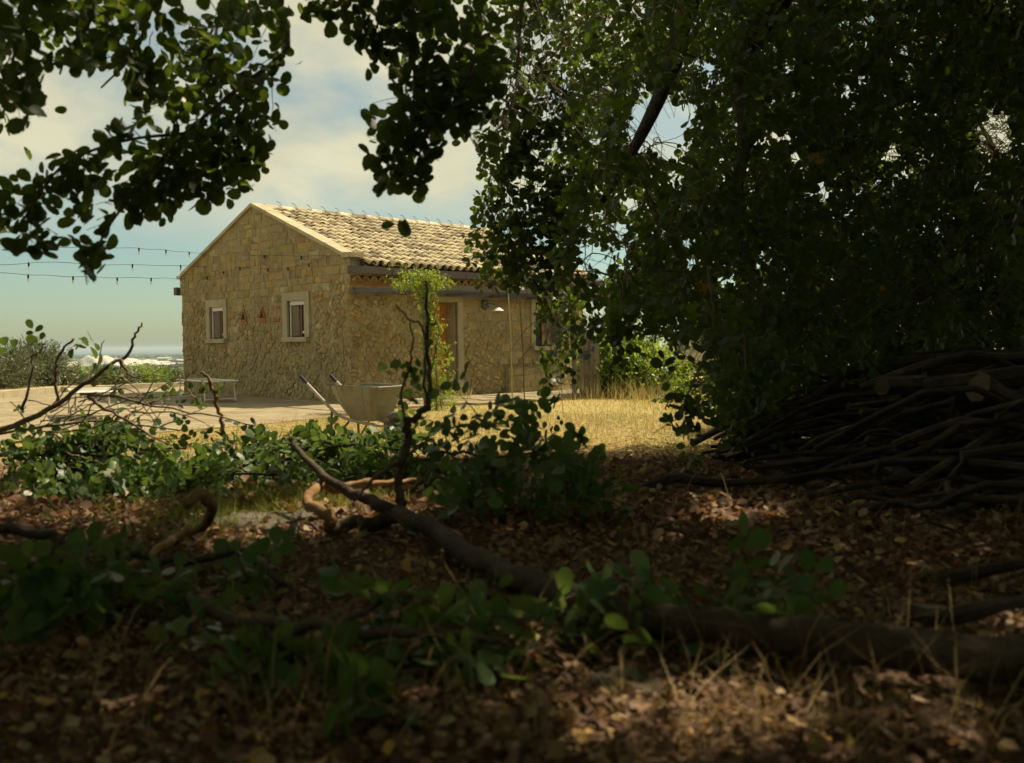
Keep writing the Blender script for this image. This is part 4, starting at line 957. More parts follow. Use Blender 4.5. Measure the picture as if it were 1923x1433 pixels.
def finish_foliage(F, root, mt, nobj, mass_name, seed=3, V0=LEAF_V, T0=LEAF_T, leafname='leaf'):
    P, D, N, S = F.arr(); r_ = np.random.default_rng(seed)
    px, py, zf = project(P); size = S / np.maximum(zf, .1); vis = (px > -10) & (px < 1933) & (py > -10) & (py < 1443) & (zf > .3)
    order = np.argsort(-(np.where(vis, size * r_.uniform(.75, 1.0, len(S)), 0))); k = min(nobj, int(vis.sum())); pick = order[:k]
    M_ = [leaf_template(mt.name, mt, sd) for sd in (1, 2, 3, 4, 5, 6)]; inv = root.matrix_world.inverted() if False else Matrix.Translation(-Vector(root.location))
    for n_, i in enumerate(pick):
        o = bpy.data.objects.new(leafname, M_[n_ % 6]); COL.objects.link(o); o.parent = root
        o.matrix_basis = inv @ frame_mat(P[i], D[i], N[i], float(S[i]))
    m_ = np.ones(len(P), bool); m_[pick] = False
    if m_.any():
        W, T = leaf_arrays(P[m_], D[m_], N[m_], S[m_], V0, T0, r_=r_); W -= np.array(root.location)
        o = put(mass_name, tri_mesh(mass_name, W, T), mt, root, kind='stuff', shade=True)
def compound(P, D, N, pairs, ll, r_):
    """pinnate leaves: pairs of rounded leaflets along a stalk"""
    D = nrm(D); Y = nrm(np.cross(N, D)); Z = nrm(np.cross(D, Y)); oP, oD, oN, oS = [], [], [], []
    for k in range(pairs):
        for sd in (-1, 1):
            f = (k + .6) * ll * .78
            oP.append(P + D * f + Y * (sd * .003)); oD.append(D * r_.uniform(.2, .7, (len(P), 1)) + Y * sd + Z * r_.normal(0, .25, (len(P), 1))); oN.append(Z + r_.normal(0, .35, P.shape)); oS.append(ll * r_.uniform(.62, 1.2, len(P)))
    oP.append(P + D * (pairs * ll * .8)); oD.append(D + r_.normal(0, .25, P.shape)); oN.append(Z + r_.normal(0, .35, P.shape)); oS.append(ll * r_.uniform(.8, 1.1, len(P)))
    P_, D_, N_, S_ = np.concatenate(oP), np.concatenate(oD), np.concatenate(oN), np.concatenate(oS)
    keep = r_.random(len(P_)) < .9
    return P_[keep], D_[keep], N_[keep], S_[keep]
CLEAR = []
def in_clear(P):
    px, py, zf = project(P)
    return any(bool((in_poly(px, py, poly) & (zf > 0)).any()) for poly in CLEAR)
def spray(F, G, start, d, L_, nl, ll, pairs, r_, droop=.5, rad_=.003, twig=True):
    """one leafy twig"""
    d = nrm(np.asarray(d, float)); n_ = 6; P = [np.array(start, float)]; v = d.copy()
    for k in range(n_ - 1):
        v = nrm(v + r_.normal(0, .16, 3) + np.array((0, 0, -droop / n_))); P.append(P[-1] + v * L_ / (n_ - 1))
    P = np.array(P)
    if twig and not in_clear(P[2:]): G.tube(P, np.linspace(rad_, rad_ * .4, n_), 3, cap=False)
    f = np.linspace(.12, 1, nl) * (n_ - 1); i = np.minimum(f.astype(int), n_ - 2); fr = (f - i)[:, None]
    Q = P[i] * (1 - fr) + P[i + 1] * fr; Tn = nrm(P[i + 1] - P[i])
    a = r_.uniform(0, 2 * math.pi, nl) + np.arange(nl) * 2.4
    u = nrm(np.cross(Tn, np.array((.3, .2, 1.0)))); w = np.cross(Tn, u); out = u * np.cos(a)[:, None] + w * np.sin(a)[:, None]
    D = Tn * .5 + out + np.array((0, 0, -.25)); N = nrm(np.cross(D, r_.normal(0, 1, (nl, 3)))) + np.array((0, 0, .8))
    F.add(*compound(Q, D, N, pairs, ll, r_)); return P

def in_poly(px, py, poly):
    inside = np.zeros(np.shape(px), bool); j = len(poly) - 1
    for i in range(len(poly)):
        xi, yi = poly[i]; xj, yj = poly[j]
        c = ((yi > py) != (yj > py)) & (px < (xj - xi) * (py - yi) / (yj - yi + 1e-9) + xi); inside ^= c; j = i
    return inside
def link_branches(G, nodes, pts, r_, rmin=.003, rmax=.012, sag=.12):
    """join each twig base to the closest wood already grown"""
    nodes = [np.array(n, float) for n in nodes]; N_ = np.array(nodes); done = []
    order = np.argsort([np.min(np.linalg.norm(N_ - p, axis=1)) for p in pts])
    for i in order:
        p = pts[i]; dd = np.linalg.norm(N_ - p, axis=1); a = N_[np.argmin(dd)]; L_ = dd.min()
        if L_ < .03: continue
        mid = (a + p) / 2 + r_.normal(0, .07 * L_, 3) + np.array((0, 0, sag * L_)); P = spline([a, mid, p], 5 if L_ < .8 else 7)
        if in_clear(P[1:]): continue
        G.tube(P, np.linspace(min(rmax, rmin + .006 * L_), rmin, len(P)), 4, cap=False); N_ = np.vstack([N_, P[1:]])
    return N_

# gaps in the crowns through which the sun reaches the ground: (point, radius)
GAPS = [(ground_at(1360, 975), .20), (ground_at(1390, 1370), .15), (ground_at(1900, 1190), .12), (ground_at(1000, 1215), .09), (ground_at(1120, 990), .07), (ground_at(560, 985), .35), (ground_at(680, 955), .28), (ground_at(1500, 985), .07), (ground_at(1290, 950), .09)]
_rg = np.random.default_rng(9)
GAPS += [(ground_at(_rg.uniform(1050, 1900), _rg.uniform(930, 1420)), _rg.uniform(.035, .085)) for _ in range(22)] + [(ground_at(_rg.uniform(350, 1050), _rg.uniform(980, 1420)), _rg.uniform(.03, .06)) for _ in range(7)]
GAPS += [(at(px, py, d), r0) for px, py, d, r0 in [(120, 850, 4.4, .34), (260, 860, 4.4, .36), (400, 870, 4.4, .36), (520, 860, 4.6, .36), (640, 870, 4.6, .30), (915, 440, 6.2, .22), (1030, 620, 6.0, .25), (60, 760, 4.4, .3), (240, 720, 4.5, .3), (1620, 725, 5.4, .05), (1500, 790, 5.6, .05)]]
CLEAR = [[(545, 32), (640, 32), (655, 92), (700, 105), (735, 150), (735, 185), (692, 190), (682, 280), (690, 372), (805, 372), (805, 300), (880, 262), (900, 300), (880, 440), (470, 382), (480, 335), (540, 290), (530, 180), (542, 90)],
         [(-200, 478), (80, 478), (150, 470), (160, 524), (190, 524), (215, 432), (275, 412), (330, 402), (430, 398), (475, 380), (460, 640), (-200, 640)], [(85, 135), (225, 140), (255, 215), (140, 282), (60, 300), (-50, 350), (-50, 262), (75, 235)]]
RIM = [at(px, py, 6.1) for px, py in [(890, 320), (900, 385), (890, 440), (930, 475), (962, 500), (1010, 560), (1030, 615), (1042, 668), (985, 440), (1065, 590), (930, 350)]]
FRINGE = [(865, 280), (1000, 270), (1075, 420), (1085, 690), (1000, 690), (985, 540), (925, 505), (865, 455)]
def prune(F, clear=True, gaps=True, seed=1, rim=False):
    rr_ = np.random.default_rng(seed)
    for i in range(len(F.P)):
        P = F.P[i]; k = np.ones(len(P), bool)
        if clear:
            px, py, zf = project(P + nrm(F.D[i]) * (F.S[i] * .5)[:, None])
            for poly in CLEAR: k &= ~(in_poly(px, py, poly) & (zf > 0) & (rr_.random(len(P)) < .97))
        if gaps:
            for q, r0 in GAPS:
                v = P - q; t = v @ SDIR; dd = np.linalg.norm(v - t[:, None] * SDIR, axis=1); k &= ~((dd < r0 * rr_.uniform(.8, 1.15, len(P))) & (t > .25))
            if rim:      # thin crown on the sunny side of the outer leaves by the house
                for yp in (5.8, 6.0, 6.2):
                    t = (P[:, 1] - yp) / SDIR[1]; Q = P - SDIR * t[:, None]; qx, qy, _z = project(Q); k &= ~((t > .85) & in_poly(qx, qy, FRINGE) & (rr_.random(len(P)) < .55))
            for q in RIM:
                v = P - q; t = v @ SDIR; dd = np.linalg.norm(v - t[:, None] * SDIR, axis=1); k &= ~((dd < .24) & (t > .55) & (rr_.random(len(P)) < .85))
        F.P[i], F.D[i], F.N[i], F.S[i] = P[k], F.D[i][k], F.N[i][k], F.S[i][k]
# ================================================================== carob that arches over the camera (near hanging branches)
r_ = np.random.default_rng(101)
treeB = thing('carob_tree', 'carob tree overhead whose nearest leafy branches hang into the top of the view', 'tree', (1.2, -2.6, float(zg(1.2, -2.6))))
F = Foliage(); G = Geo(); LB = Geo()
base = np.array(treeB.location)
tr = spline([base + (0, 0, -.2), base + (.05, .1, .8), base + (-.1, .3, 1.7), base + (-.1, .6, 2.4)], 9)
limbs = [
    [tr[-1], (0.4, -.4, 3.6), (-.6, 1.5, 4.1), (-1.2, 3.2, 3.9)],
    [tr[-1], (1.0, -.2, 3.8), (.4, 1.8, 4.2), (-.2, 3.6, 3.6)],
    [tr[-1], (2.2, -.4, 3.9), (2.4, 1.6, 4.4), (2.0, 3.4, 4.2)],
    [tr[-1], (-.6, -1.6, 3.7), (-2.6, .2, 4.2), (-3.0, 2.2, 3.8)]]
limb_nodes = []
for L_ in limbs:
    P = spline(np.array(L_), 14); LB.tube(P, np.linspace(.085, .022, 14), 7); limb_nodes += list(P[2:])
NEAR = [  # hanging branches as (px, py, distance)
    ([(640, -170, 3.7), (530, -20, 3.5), (541, 88, 3.4), (455, 160, 3.35), (350, 250, 3.3), (265, 345, 3.2), (195, 440, 3.1), (178, 495, 3.1)], 44, .011, 1.0),
    ([(340, -170, 3.4), (290, 0, 3.3), (250, 100, 3.2), (190, 165, 3.15)], 22, .008, .8),
    ([(440, -150, 3.9), (410, 40, 3.7), (390, 150, 3.6), (410, 260, 3.55), (405, 345, 3.5)], 30, .008, .9),
    ([(110, -170, 2.9), (60, 0, 2.75), (30, 90, 2.7), (12, 170, 2.65)], 20, .008, .8),
    ([(350, 250, 3.3), (230, 265, 3.2), (120, 310, 3.1), (55, 395, 3.05), (30, 440, 3.05)], 26, .006, .7),
    ([(470, 120, 3.7), (475, 210, 3.6), (458, 275, 3.55)], 12, .005, .6),
    ([(170, -150, 3.1), (175, 20, 3.0), (130, 90, 2.95), (112, 140, 2.95)], 10, .006, .5),
    ([(330, 200, 3.4), (320, 300, 3.35), (300, 355, 3.3)], 12, .005, .6),
    ([(770, -170, 3.6), (775, 30, 3.4), (778, 150, 3.3), (770, 250, 3.25), (735, 335, 3.2)], 34, .009, .8),
    ([(910, -170, 3.7), (900, 60, 3.5), (870, 170, 3.4), (815, 225, 3.3), (775, 330, 3.25)], 34, .009, .8),
    ([(700, -120, 3.5), (650, -30, 3.35), (600, 15, 3.3)], 14, .005, .5),
    ([(720, -100, 3.5), (710, 40, 3.35), (690, 80, 3.3)], 16, .005, .6),
    ([(990, -150, 3.9), (975, 80, 3.7), (965, 190, 3.6), (925, 255, 3.5)], 30, .008, .9),
    ([(1330, 500, 4.6), (1340, 620, 4.4), (1300, 720, 4.2), (1275, 790, 4.15)], 26, .008, .9),
    ([(1180, 470, 4.7), (1170, 560, 4.5), (1165, 630, 4.4)], 18, .007, .8),
    ([(1260, 560, 4.5), (1270, 630, 4.3), (1268, 670, 4.3)], 9, .005, .5),
    ([(1390, 560, 4.8), (1400, 680, 4.6), (1390, 760, 4.5)], 22, .007, .9),
]
near_nodes = []
for pts, ns, rr0, sp in NEAR:
    P = spline(np.array([at(*p) for p in pts]), 22); G.tube(P, np.linspace(rr0, .003, 22), 5, cap=False, jit=.25); near_nodes.append(P[0])
    ns = int(ns * .85)
    for k in range(ns):
        f = (.16 + .84 * (k + r_.random()) / ns) * 21; i = min(int(f), 20); q = P[i] + (P[i + 1] - P[i]) * (f - i); tn = nrm(P[i + 1] - P[i])
        side = nrm(np.cross(tn, r_.normal(0, 1, 3))); d = tn * .5 + side * .9 + np.array((0, 0, -.15))
        spray(F, G, q, d, r_.uniform(.09, .24) * sp, int(r_.integers(2, 4)), r_.uniform(.046, .062), 2, r_, .5, .0022)
near_nodes_link = [n for n in near_nodes if n[2] > 2.4]
link_branches(G, limb_nodes, near_nodes_link, r_, .008, .014, .05)
# dense upper-left mass
POLY_UL = [(-60, -60), (545, -60), (540, 70), (505, 150), (480, 210), (400, 230), (300, 210), (230, 130), (190, 120), (120, 110), (60, 150), (40, 215), (-60, 240)]
n = 0
while n < 44:
    px, py = r_.uniform(-60, 545), r_.uniform(-80, 230)
    if not in_poly(np.array(px), np.array(py), POLY_UL) or r_.random() < .35 * (py > 120): continue
    n += 1; spray(F, G, at(px, py - 20, r_.uniform(2.9, 4.0)), r_.normal(0, .6, 3) + (0, 0, -.5), r_.uniform(.15, .3), 3, r_.uniform(.046, .060), 2, r_, .6, .0022)
POLY_UC = [(690, -60), (1010, -60), (1000, 150), (960, 250), (900, 260), (820, 235), (790, 170), (740, 110), (700, 60)]
n = 0
while n < 60:
    px, py = r_.uniform(640, 1010), r_.uniform(-60, 260)
    if not in_poly(np.array(px), np.array(py), POLY_UC): continue
    n += 1; spray(F, G, at(px, py - 20, r_.uniform(3.2, 4.4)), r_.normal(0, .6, 3) + (0, 0, -.5), r_.uniform(.15, .28), 3, r_.uniform(.046, .060), 2, r_, .6, .0022)
# crown overhead, out of the frame
OV = Foliage()
def overhead(n, xr, yr, zr, FF, GG, r_, ll=.11, yard=False):
    p = np.stack([r_.uniform(*xr, n * 4), r_.uniform(*yr, n * 4), r_.uniform(*zr, n * 4)], 1)
    px, py, zf = project(p + (0, 0, -.45))
    ok = ~((zf > .2) & (py > -40) & (px > -120) & (px < 2040)) & ~((p[:, 1] < .3) & (np.hypot(p[:, 0], p[:, 1]) < 1.0) & (p[:, 2] < 2.2))
    if yard: ok &= ~((p[:, 1] - .466 * (p[:, 2] - .3) > 6.5 + .5 * wob(p[:, 0], p[:, 1], 1.3, 2)) & (p[:, 0] - .594 * (p[:, 2] - .3) < 2.6))   # leaves whose shadow would reach the sunlit yard are left out
    p = p[ok][:n]; n = len(p); d = nrm(r_.normal(0, .7, (n, 3)) + (0, 0, -.1)); L_ = r_.uniform(.35, .6, (n, 1))
    e_ = p + d * L_ + (0, 0, -.08)
    for i in range(0, n, 5): GG.tube(np.array([p[i], (p[i] + e_[i]) / 2 + (0, 0, .02), e_[i]]), [.004, .003, .002], 3, cap=False)
    for f in (.2, .45, .7, .95):
        out = nrm(np.cross(d, r_.normal(0, 1, (n, 3)))); D = d * .5 + out + np.array((0, 0, -.2)); N = r_.normal(0, .6, (n, 3)) + (0, 0, .8)
        FF.add(*compound(p + d * L_ * f + np.array((0, 0, -.08 * f * f)), D, N, 2, ll, r_))
overhead(2400, (-4.5, 4.0), (-5.0, 4.6), (3.1, 5.6), OV, G, r_)
overhead(950, (-7.5, 7.5), (-7.0, -3.0), (.6, 4.4), OV, G, r_, .17)  # unseen low foliage added behind the camera to block skylight
overhead(1000, (-8.0, -4.0), (-3.0, 5.5), (.7, 5.0), OV, G, r_, .17)  # added out of view on the left, keeps skylight off the foreground
overhead(650, (4.2, 7.5), (-3.0, 3.6), (.7, 4.4), OV, G, r_, .17)  # more unseen leaves on the right, added to deepen the shade
put('trunk', LB.tube(tr, np.linspace(.24, .15, 9), 10), M['bark'], treeB, shade=True).data.transform(Matrix.Translation(-base))
put('branches', G, M['twig'], treeB, kind='stuff').data.transform(Matrix.Translation(-base))
prune(F, True, True, 1); prune(OV, False, True, 2)
for L_ in range(len(F.P)):
    px, py, zf = project(F.P[L_]); k = ~((px > 1100) & (px < 1245) & (py > 676)) & ~((px >= 1235) & (px < 1325) & (py > 640) & (py < 742) & (r_.random(len(px)) < .75))
    F.P[L_], F.D[L_], F.N[L_], F.S[L_] = F.P[L_][k], F.D[L_][k], F.N[L_][k], F.S[L_][k]
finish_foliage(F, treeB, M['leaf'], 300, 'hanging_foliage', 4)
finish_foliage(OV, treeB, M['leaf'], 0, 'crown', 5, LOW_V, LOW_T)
# a few yellow leaves
# ================================================================== big dark carob on the right
r_ = np.random.default_rng(202)
bA = np.array((5.6, 8.2, 0.0)); treeA = thing('carob_tree', 'broad dark carob tree filling the right half above the log heap', 'tree', bA)
trA = spline([bA + (0, 0, -.2), bA + (-.1, 0, .8), bA + (-.35, -.2, 1.6), bA + (-.6, -.4, 2.1)], 9); LB = Geo(); G = Geo(); F = Foliage()
J = trA[-1]
limbsA = [[J, (3.9, 7.3, 3.3), (2.5, 7.0, 4.0), (1.2, 6.8, 4.15), (.3, 6.6, 3.7)], [J, (3.7, 6.3, 3.4), (2.3, 5.7, 4.0), (1.1, 5.4, 3.9)],
          [J, (4.6, 6.0, 3.9), (4.2, 4.4, 4.7), (3.4, 3.0, 4.8)], [J, (5.0, 9.2, 3.6), (3.6, 9.9, 4.5), (2.4, 9.8, 4.6)], [J, (6.6, 7.2, 3.9), (7.8, 6.6, 4.9)],
          [(2.5, 7.0, 4.0), at(1330, -40, 6.7), at(1265, 120, 6.6), at(1200, 260, 6.45), at(1130, 380, 6.3)],
          [J, (4.4, 7.0, 2.6), at(1860, 440, 6.3), at(1760, 540, 6.0), at(1640, 590, 5.9)],
          [(2.3, 5.7, 4.0), at(1420, 60, 5.8), at(1400, 260, 5.6), at(1370, 420, 5.4)]]
limb_nodes = []
for L_ in limbsA:
    P = spline(np.array([np.asarray(q, float) for q in L_]), 16); LB.tube(P, np.linspace(.10, .02, 16), 7, jit=.12); limb_nodes += list(P[1:])
POLY_A = [(960, -120), (2100, -120), (2100, 640), (1800, 640), (1640, 660), (1520, 690), (1440, 760), (1370, 760), (1330, 700), (1300, 620), (1220, 620), (1150, 610), (1090, 570), (1075, 640), (1040, 690), (1012, 660), (1030, 600),
          (1005, 545), (960, 505), (925, 495), (880, 445), (905, 395), (890, 330), (930, 290), (960, 150)]
HOLES = [(1235, 235, 62, 64), (1215, 175, 14, 20), (1585, 165, 14, 22), (1545, 360, 16, 30), (1118, 480, 26, 26), (1130, 520, 16, 30), (1010, 345, 12, 16), (1205, 15, 14, 20), (985, 20, 14, 20), (1165, 430, 14, 16), (1290, 455, 12, 16), (1185, 385, 14, 16), (1670, 285, 14, 20), (1870, 250, 40, 50)]
_rh = np.random.default_rng(15); HOLES += [(_rh.uniform(1090, 1720), _rh.uniform(10, 540), _rh.uniform(6, 14), _rh.uniform(7, 16)) for _ in range(60)]
def open_A(px, py):
    ok = in_poly(px, py, POLY_A)
    for hx_, hy_, ha, hb in HOLES: ok &= ((px - hx_) / ha) ** 2 + ((py - hy_) / hb) ** 2 > 1
    return ok
starts = []; c = 0
while c < 2000:
    px, py = r_.uniform(865, 2080), r_.uniform(-110, 760)
    edge = px < 1060
    dp = r_.uniform(5.85, 6.15) if edge else r_.uniform(4.9, 8.8)
    if not open_A(np.array(px), np.array(py + 14)): continue
    if edge and py > 260 and r_.random() < .1: continue
    if r_.random() < .45 * smooth(1500, 1850, px) * smooth(150, 330, py): continue
    p = at(px, py - 25, dp)
    if p[2] < .9: continue
    c += 1; starts.append(p)
    spray(F, G, p, r_.normal(0, .55, 3) + (0, 0, -.75), r_.uniform(.28, .50), int(r_.integers(4, 6)), r_.uniform(.048, .062), 2, r_, .5, .003)
rear = Foliage(); c = 0
while c < 900:
    px, py = r_.uniform(1090, 2080), r_.uniform(-140, 590); dp = r_.uniform(8.3, 11.5)
    if not open_A(np.array(px), np.array(py)) or (px < 1180 and py > 380): continue
    if r_.random() < .6 * smooth(1560, 1850, px) * smooth(200, 330, py): continue
    c += 1; spray(rear, G, at(px, py - 20, dp), r_.normal(0, .6, 3) + (0, 0, -.5), r_.uniform(.35, .6), 5, r_.uniform(.075, .10), 2, r_, .5, .003, twig=(c % 2 == 0))
for q in range(len(rear.P)): F.add(rear.P[q], rear.D[q], rear.N[q], rear.S[q])
# keep leaves out of the gaps where the sky shows through
for L_ in range(len(F.P)):
    px, py, zf = project(F.P[L_]); k = np.ones(len(px), bool)
    for hx_, hy_, ha, hb in HOLES: k &= ((px - hx_) / (ha * .92)) ** 2 + ((py - hy_) / (hb * .92)) ** 2 > 1
    k &= ~((px < 1335) & (px > 1105) & (py > 640)); k &= ~((px < 1010) & (py > 545)); k &= ~((px > 985) & (px < 1052) & (py > 540) & (py < 655) & (r_.random(len(px)) < .62))
    F.P[L_], F.D[L_], F.N[L_], F.S[L_] = F.P[L_][k], F.D[L_][k], F.N[L_][k], F.S[L_][k]
link_branches(G, limb_nodes, starts, r_, .003, .012, .10)
OV = Foliage(); r5 = np.random.default_rng(77)
overhead(2400, (1.2, 9.0), (2.5, 10.0), (3.6, 6.2), OV, G, r5, .115, True)
overhead(1900, (2.5, 10.5), (4.5, 13.0), (4.4, 7.4), OV, G, r5, .125, True)  # unseen upper leaves added on the sunny side to darken the crown
put('trunk', LB.tube(trA, np.linspace(.30, .17, 9), 10), M['bark'], treeA, shade=True).data.transform(Matrix.Translation(-bA))
put('branches', G, M['twig'], treeA, kind='stuff').data.transform(Matrix.Translation(-bA))
prune(F, True, True, 3, True); prune(OV, False, True, 4, True)
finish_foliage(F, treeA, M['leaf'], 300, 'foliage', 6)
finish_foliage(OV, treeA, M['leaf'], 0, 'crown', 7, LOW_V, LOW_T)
Y = Foliage()
for (px, py, d) in [(1305, 535, 5.2), (1318, 532, 5.2), (1311, 547, 5.2), (1330, 530, 5.2), (1540, 295, 5.0), (1550, 300, 5.0), (1520, 288, 5.0), (1655, 550, 5.4), (1068, 85, 6), (975, 20, 4.4), (1845, 495, 6)]:
    Y.add(at(px, py, d)[None], r_.normal(0, 1, (1, 3)), np.array([(.1, -1, .3)]), .055)
P, D, N, S = Y.arr()
for i in range(len(P)):
    o = bpy.data.objects.new('yellow_leaf', leaf_template('yl', M['leaf_yellow'], 1 + i % 3)); COL.objects.link(o); o.parent = treeA; o.matrix_basis = Matrix.Translation(-Vector(bA)) @ frame_mat(P[i], D[i], N[i], .05)

# ================================================================== generic bushes and small trees
def bush(name, label, cat, loc, rx, ry, rz, nspray, ll, mt, seed, trunk_h=.3, V0=LOW_V, T0=LOW_T, mode='spray', twigm=None, lift=1.0):
    r_ = np.random.default_rng(seed); loc = np.array(loc, float); root = thing(name, label, cat, loc); F = Foliage(); G = Geo(); LB = Geo()
    top_ = loc + (0, 0, trunk_h); nodes = []
    for k in range(5):
        a = k * 1.26 + r_.random(); e = loc + np.array((math.cos(a) * rx * .55, math.sin(a) * ry * .55, trunk_h + rz * (.8 + .4 * r_.random())))
        rz_ = rz * .6
        P = spline([loc + (math.cos(a) * .05, math.sin(a) * .05, -.1), top_ + (math.cos(a) * rx * .1, math.sin(a) * ry * .1, 0), (top_ + e) / 2 + r_.normal(0, .06, 3), e], 9); LB.tube(P, np.linspace(.05 * lift, .012, 9), 6); nodes += list(P[3:])
    pts = []
    for k in range(nspray):
        u = r_.normal(0, 1, 3); u /= np.linalg.norm(u); rad_ = r_.random() ** .4; bump = 1 + .22 * wob(u[0] * 3, u[1] * 3 + u[2] * 2, 1.3, seed)
        p = loc + np.array((u[0] * rx, u[1] * ry, u[2] * rz)) * rad_ * bump + (0, 0, trunk_h + rz * .9)
        if p[2] < loc[2] + .08: p[2] = loc[2] + .08 + r_.random() * .2
        pts.append(p)
        if mode == 'spray': spray(F, G, p, u + (0, 0, .3), r_.uniform(3, 6) * ll, 4, ll, 2, r_, .3, ll * .05)
        else:
            d = nrm(u + np.array((0, 0, .5)) + r_.normal(0, .3, 3)); L_ = ll * 6; q = np.linspace(0, 1, 12)[:, None]; Q = p + d * q * L_ + np.array((0, 0, -.12)) * q ** 2 * L_
            F.add(Q, d * .6 + r_.normal(0, .6, (12, 3)), r_.normal(0, 1, (12, 3)), ll * r_.uniform(.8, 1.2, 12)); G.tube(Q[::4], [ll * .04] * 3, 3, cap=False)
    link_branches(G, nodes, pts[::3], r_, .003, .012)
    put('trunk', LB, M['bark'], root).data.transform(Matrix.Translation(-Vector(loc))); put('branches', G, M['twig'], root, kind='stuff').data.transform(Matrix.Translation(-Vector(loc)))
    finish_foliage(F, root, mt, 0, 'crown', seed, V0, T0); return root
def gp_(px, py): p = ground_at(px, py); return (p[0], p[1], float(zg(p[0], p[1])))
def fp_(px, d): x = (px - CX) / FPX * d; return (x, d, float(zg(x, d)))
bush('olive_tree', 'round grey-green olive bush beyond the terrace kerb on the far left', 'tree', fp_(60, 31), .80, .9, .52, 900, .10, M['leaf_olive'], 41, .1, NARROW_V, NARROW_T, 'narrow')
bush('olive_tree', 'smaller dark olive bush low at the left frame edge', 'tree', fp_(2, 29), .8, .9, .36, 460, .10, M['leaf_olive'], 42, .1, NARROW_V, NARROW_T, 'narrow')
for k, (px, d, rx, rz, lab) in enumerate([(115, 31, .7, .22, 'low weedy shrub just right of the olive bush'), (165, 32, .8, .16, 'low weedy shrub behind the sunlit lounger'), (215, 31, .7, .16, 'low yellow-green shrub left of the broken branch tip'),
                                           (262, 32, .8, .18, 'low yellow-green shrub on the terrace edge before the white heaps'), (310, 33, .8, .12, 'lowest shrub on the terrace edge beside the house corner')]):
    bush('weedy_shrub', lab, 'shrub', fp_(px, d), rx, .5, rz, 150, .06, M['leaf_weed'] if k % 2 else M['leaf_olive'], 50 + k, .05)
bush('fig_bush', 'bright green sunlit bush behind the timber posts right of the house', 'bush', fp_(1172, 21.5), .80, .6, .48, 800, .085, M['leaf_weed'], 61, .2)
bush('fig_bush', 'lower bright green bush sloping down to the right behind the dry grass', 'bush', fp_(1228, 20.8), .50, .45, .26, 460, .075, M['leaf_weed'], 62, .1)
for k, (px, d, rx, ry, rz, n_, lab) in enumerate([(1480, 10.5, 1.3, .9, .8, 420, 'dense dark shrub directly behind the left end of the log heap'), (1640, 10.0, 1.2, .9, 1.1, 520, 'tall dark shrub behind the middle of the log heap'),
        (1800, 9.0, 1.1, .9, 1.2, 520, 'tall shrub with sunlit leaves behind the right end of the log heap'), (1930, 8.0, 1.0, .9, 1.15, 420, 'dark shrub at the right frame edge above the log heap'), (1420, 12.5, .55, .6, .5, 240, 'small dark shrub between the log heap and the dry grass')]):
    bush('carob_shrub', lab, 'shrub', fp_(px, d), rx, ry, rz, n_, .058, M['leaf'], 70 + k, .25)
bush('olive_tree', 'thin-leaved grey olive tree showing through the top right corner', 'tree', fp_(1905, 13.5), 1.7, 1.4, 1.5, 1100, .085, M['leaf_olive'], 81, 2.9, NARROW_V, NARROW_T, 'narrow', lift=1.6)

# ---- climbing plant on the pergola's corner post
r_ = np.random.default_rng(303); pp = hw(-.33, PW); vine = thing('climbing_plant', 'yellow-green climber twining up the pergola corner post', 'climber', pp); F = Foliage(); G = Geo()
for k in range(5):
    a = k * 1.3; P = spline([pp + (.16 * math.cos(a) + .12, .14 * math.sin(a) - .02, 0), pp + (.10 + .10 * math.cos(a + 1), .1 * math.sin(a), .8), pp + (.14 * math.cos(a + 2) + .1, .1, 1.5), pp + (.2 * math.cos(a), .12 * math.sin(a), 2.15), pp + (.28 * math.cos(a) - .05, .2 * math.sin(a), 2.42)], 14)
    G.tube(P, np.linspace(.012, .004, 14), 4)
    for q in range(70):
        f = r_.random() * 13; i = min(int(f), 12); p = P[i] + (P[i + 1] - P[i]) * (f - i)
        if .7 < p[2] < 1.3 and r_.random() < .25: continue
        spray(F, G, p, r_.normal(0, 1, 3) + (0, 0, .2), r_.uniform(.10, .24), 3, r_.uniform(.026, .040), 2, r_, .5, .0015)
for k in range(110):
    p = pp + (r_.normal(-.10, .24), r_.normal(0, .15), 2.22 + r_.normal(.08, .09)); spray(F, G, p, r_.normal(0, 1, 3) + (0, 0, .3), r_.uniform(.10, .2), 3, .034, 2, r_, .4, .0015)
for k in range(90):
    p = pp + (abs(r_.normal(.26, .18)), r_.normal(-.05, .12), abs(r_.normal(.0, .5)) + .05); spray(F, G, p, r_.normal(0, 1, 3) + (0, 0, .6), r_.uniform(.12, .25), 3, .034, 2, r_, .2, .0015)
put('stems', G, M['twig'], vine, kind='stuff').data.transform(Matrix.Translation(-Vector(pp))); finish_foliage(F, vine, M['leaf_vine'], 0, 'foliage', 8, LOW_V, LOW_T)

# ================================================================== felled limb and brush in the foreground
def gpt(px, py, lift=0.0): return ground_at(px, py, lift)
r_ = np.random.default_rng(404)
def wood(paths, root, mt, name='limb', sides=9, jit=.12):
    for P, ra, rb, nm in paths:
        n_ = max(8, 4 * len(P)); Q = spline(np.array(P), n_); Q = Q + np.concatenate([np.zeros((1, 3)), r_.normal(0, .004, (n_ - 1, 3))])
        put(nm or name, Geo().tube(Q - np.array(root.location), np.linspace(ra, rb, n_), sides, jit=jit), mt, root, shade=True)
lm0 = gpt(1990, 1262, .05)
limb = thing('fallen_limb', 'thick felled carob limb curving from the right foreground up to forked branches', 'fallen limb', lm0)
main = [gpt(1990, 1252, .06), gpt(1750, 1225, .06), gpt(1480, 1192, .06), gpt(1260, 1170, .06), gpt(1100, 1136, .06), gpt(1000, 1096, .06), gpt(890, 1046, .06), gpt(800, 990, .07), gpt(748, 962, .08)]
K = main[-1]; dK = K[1]
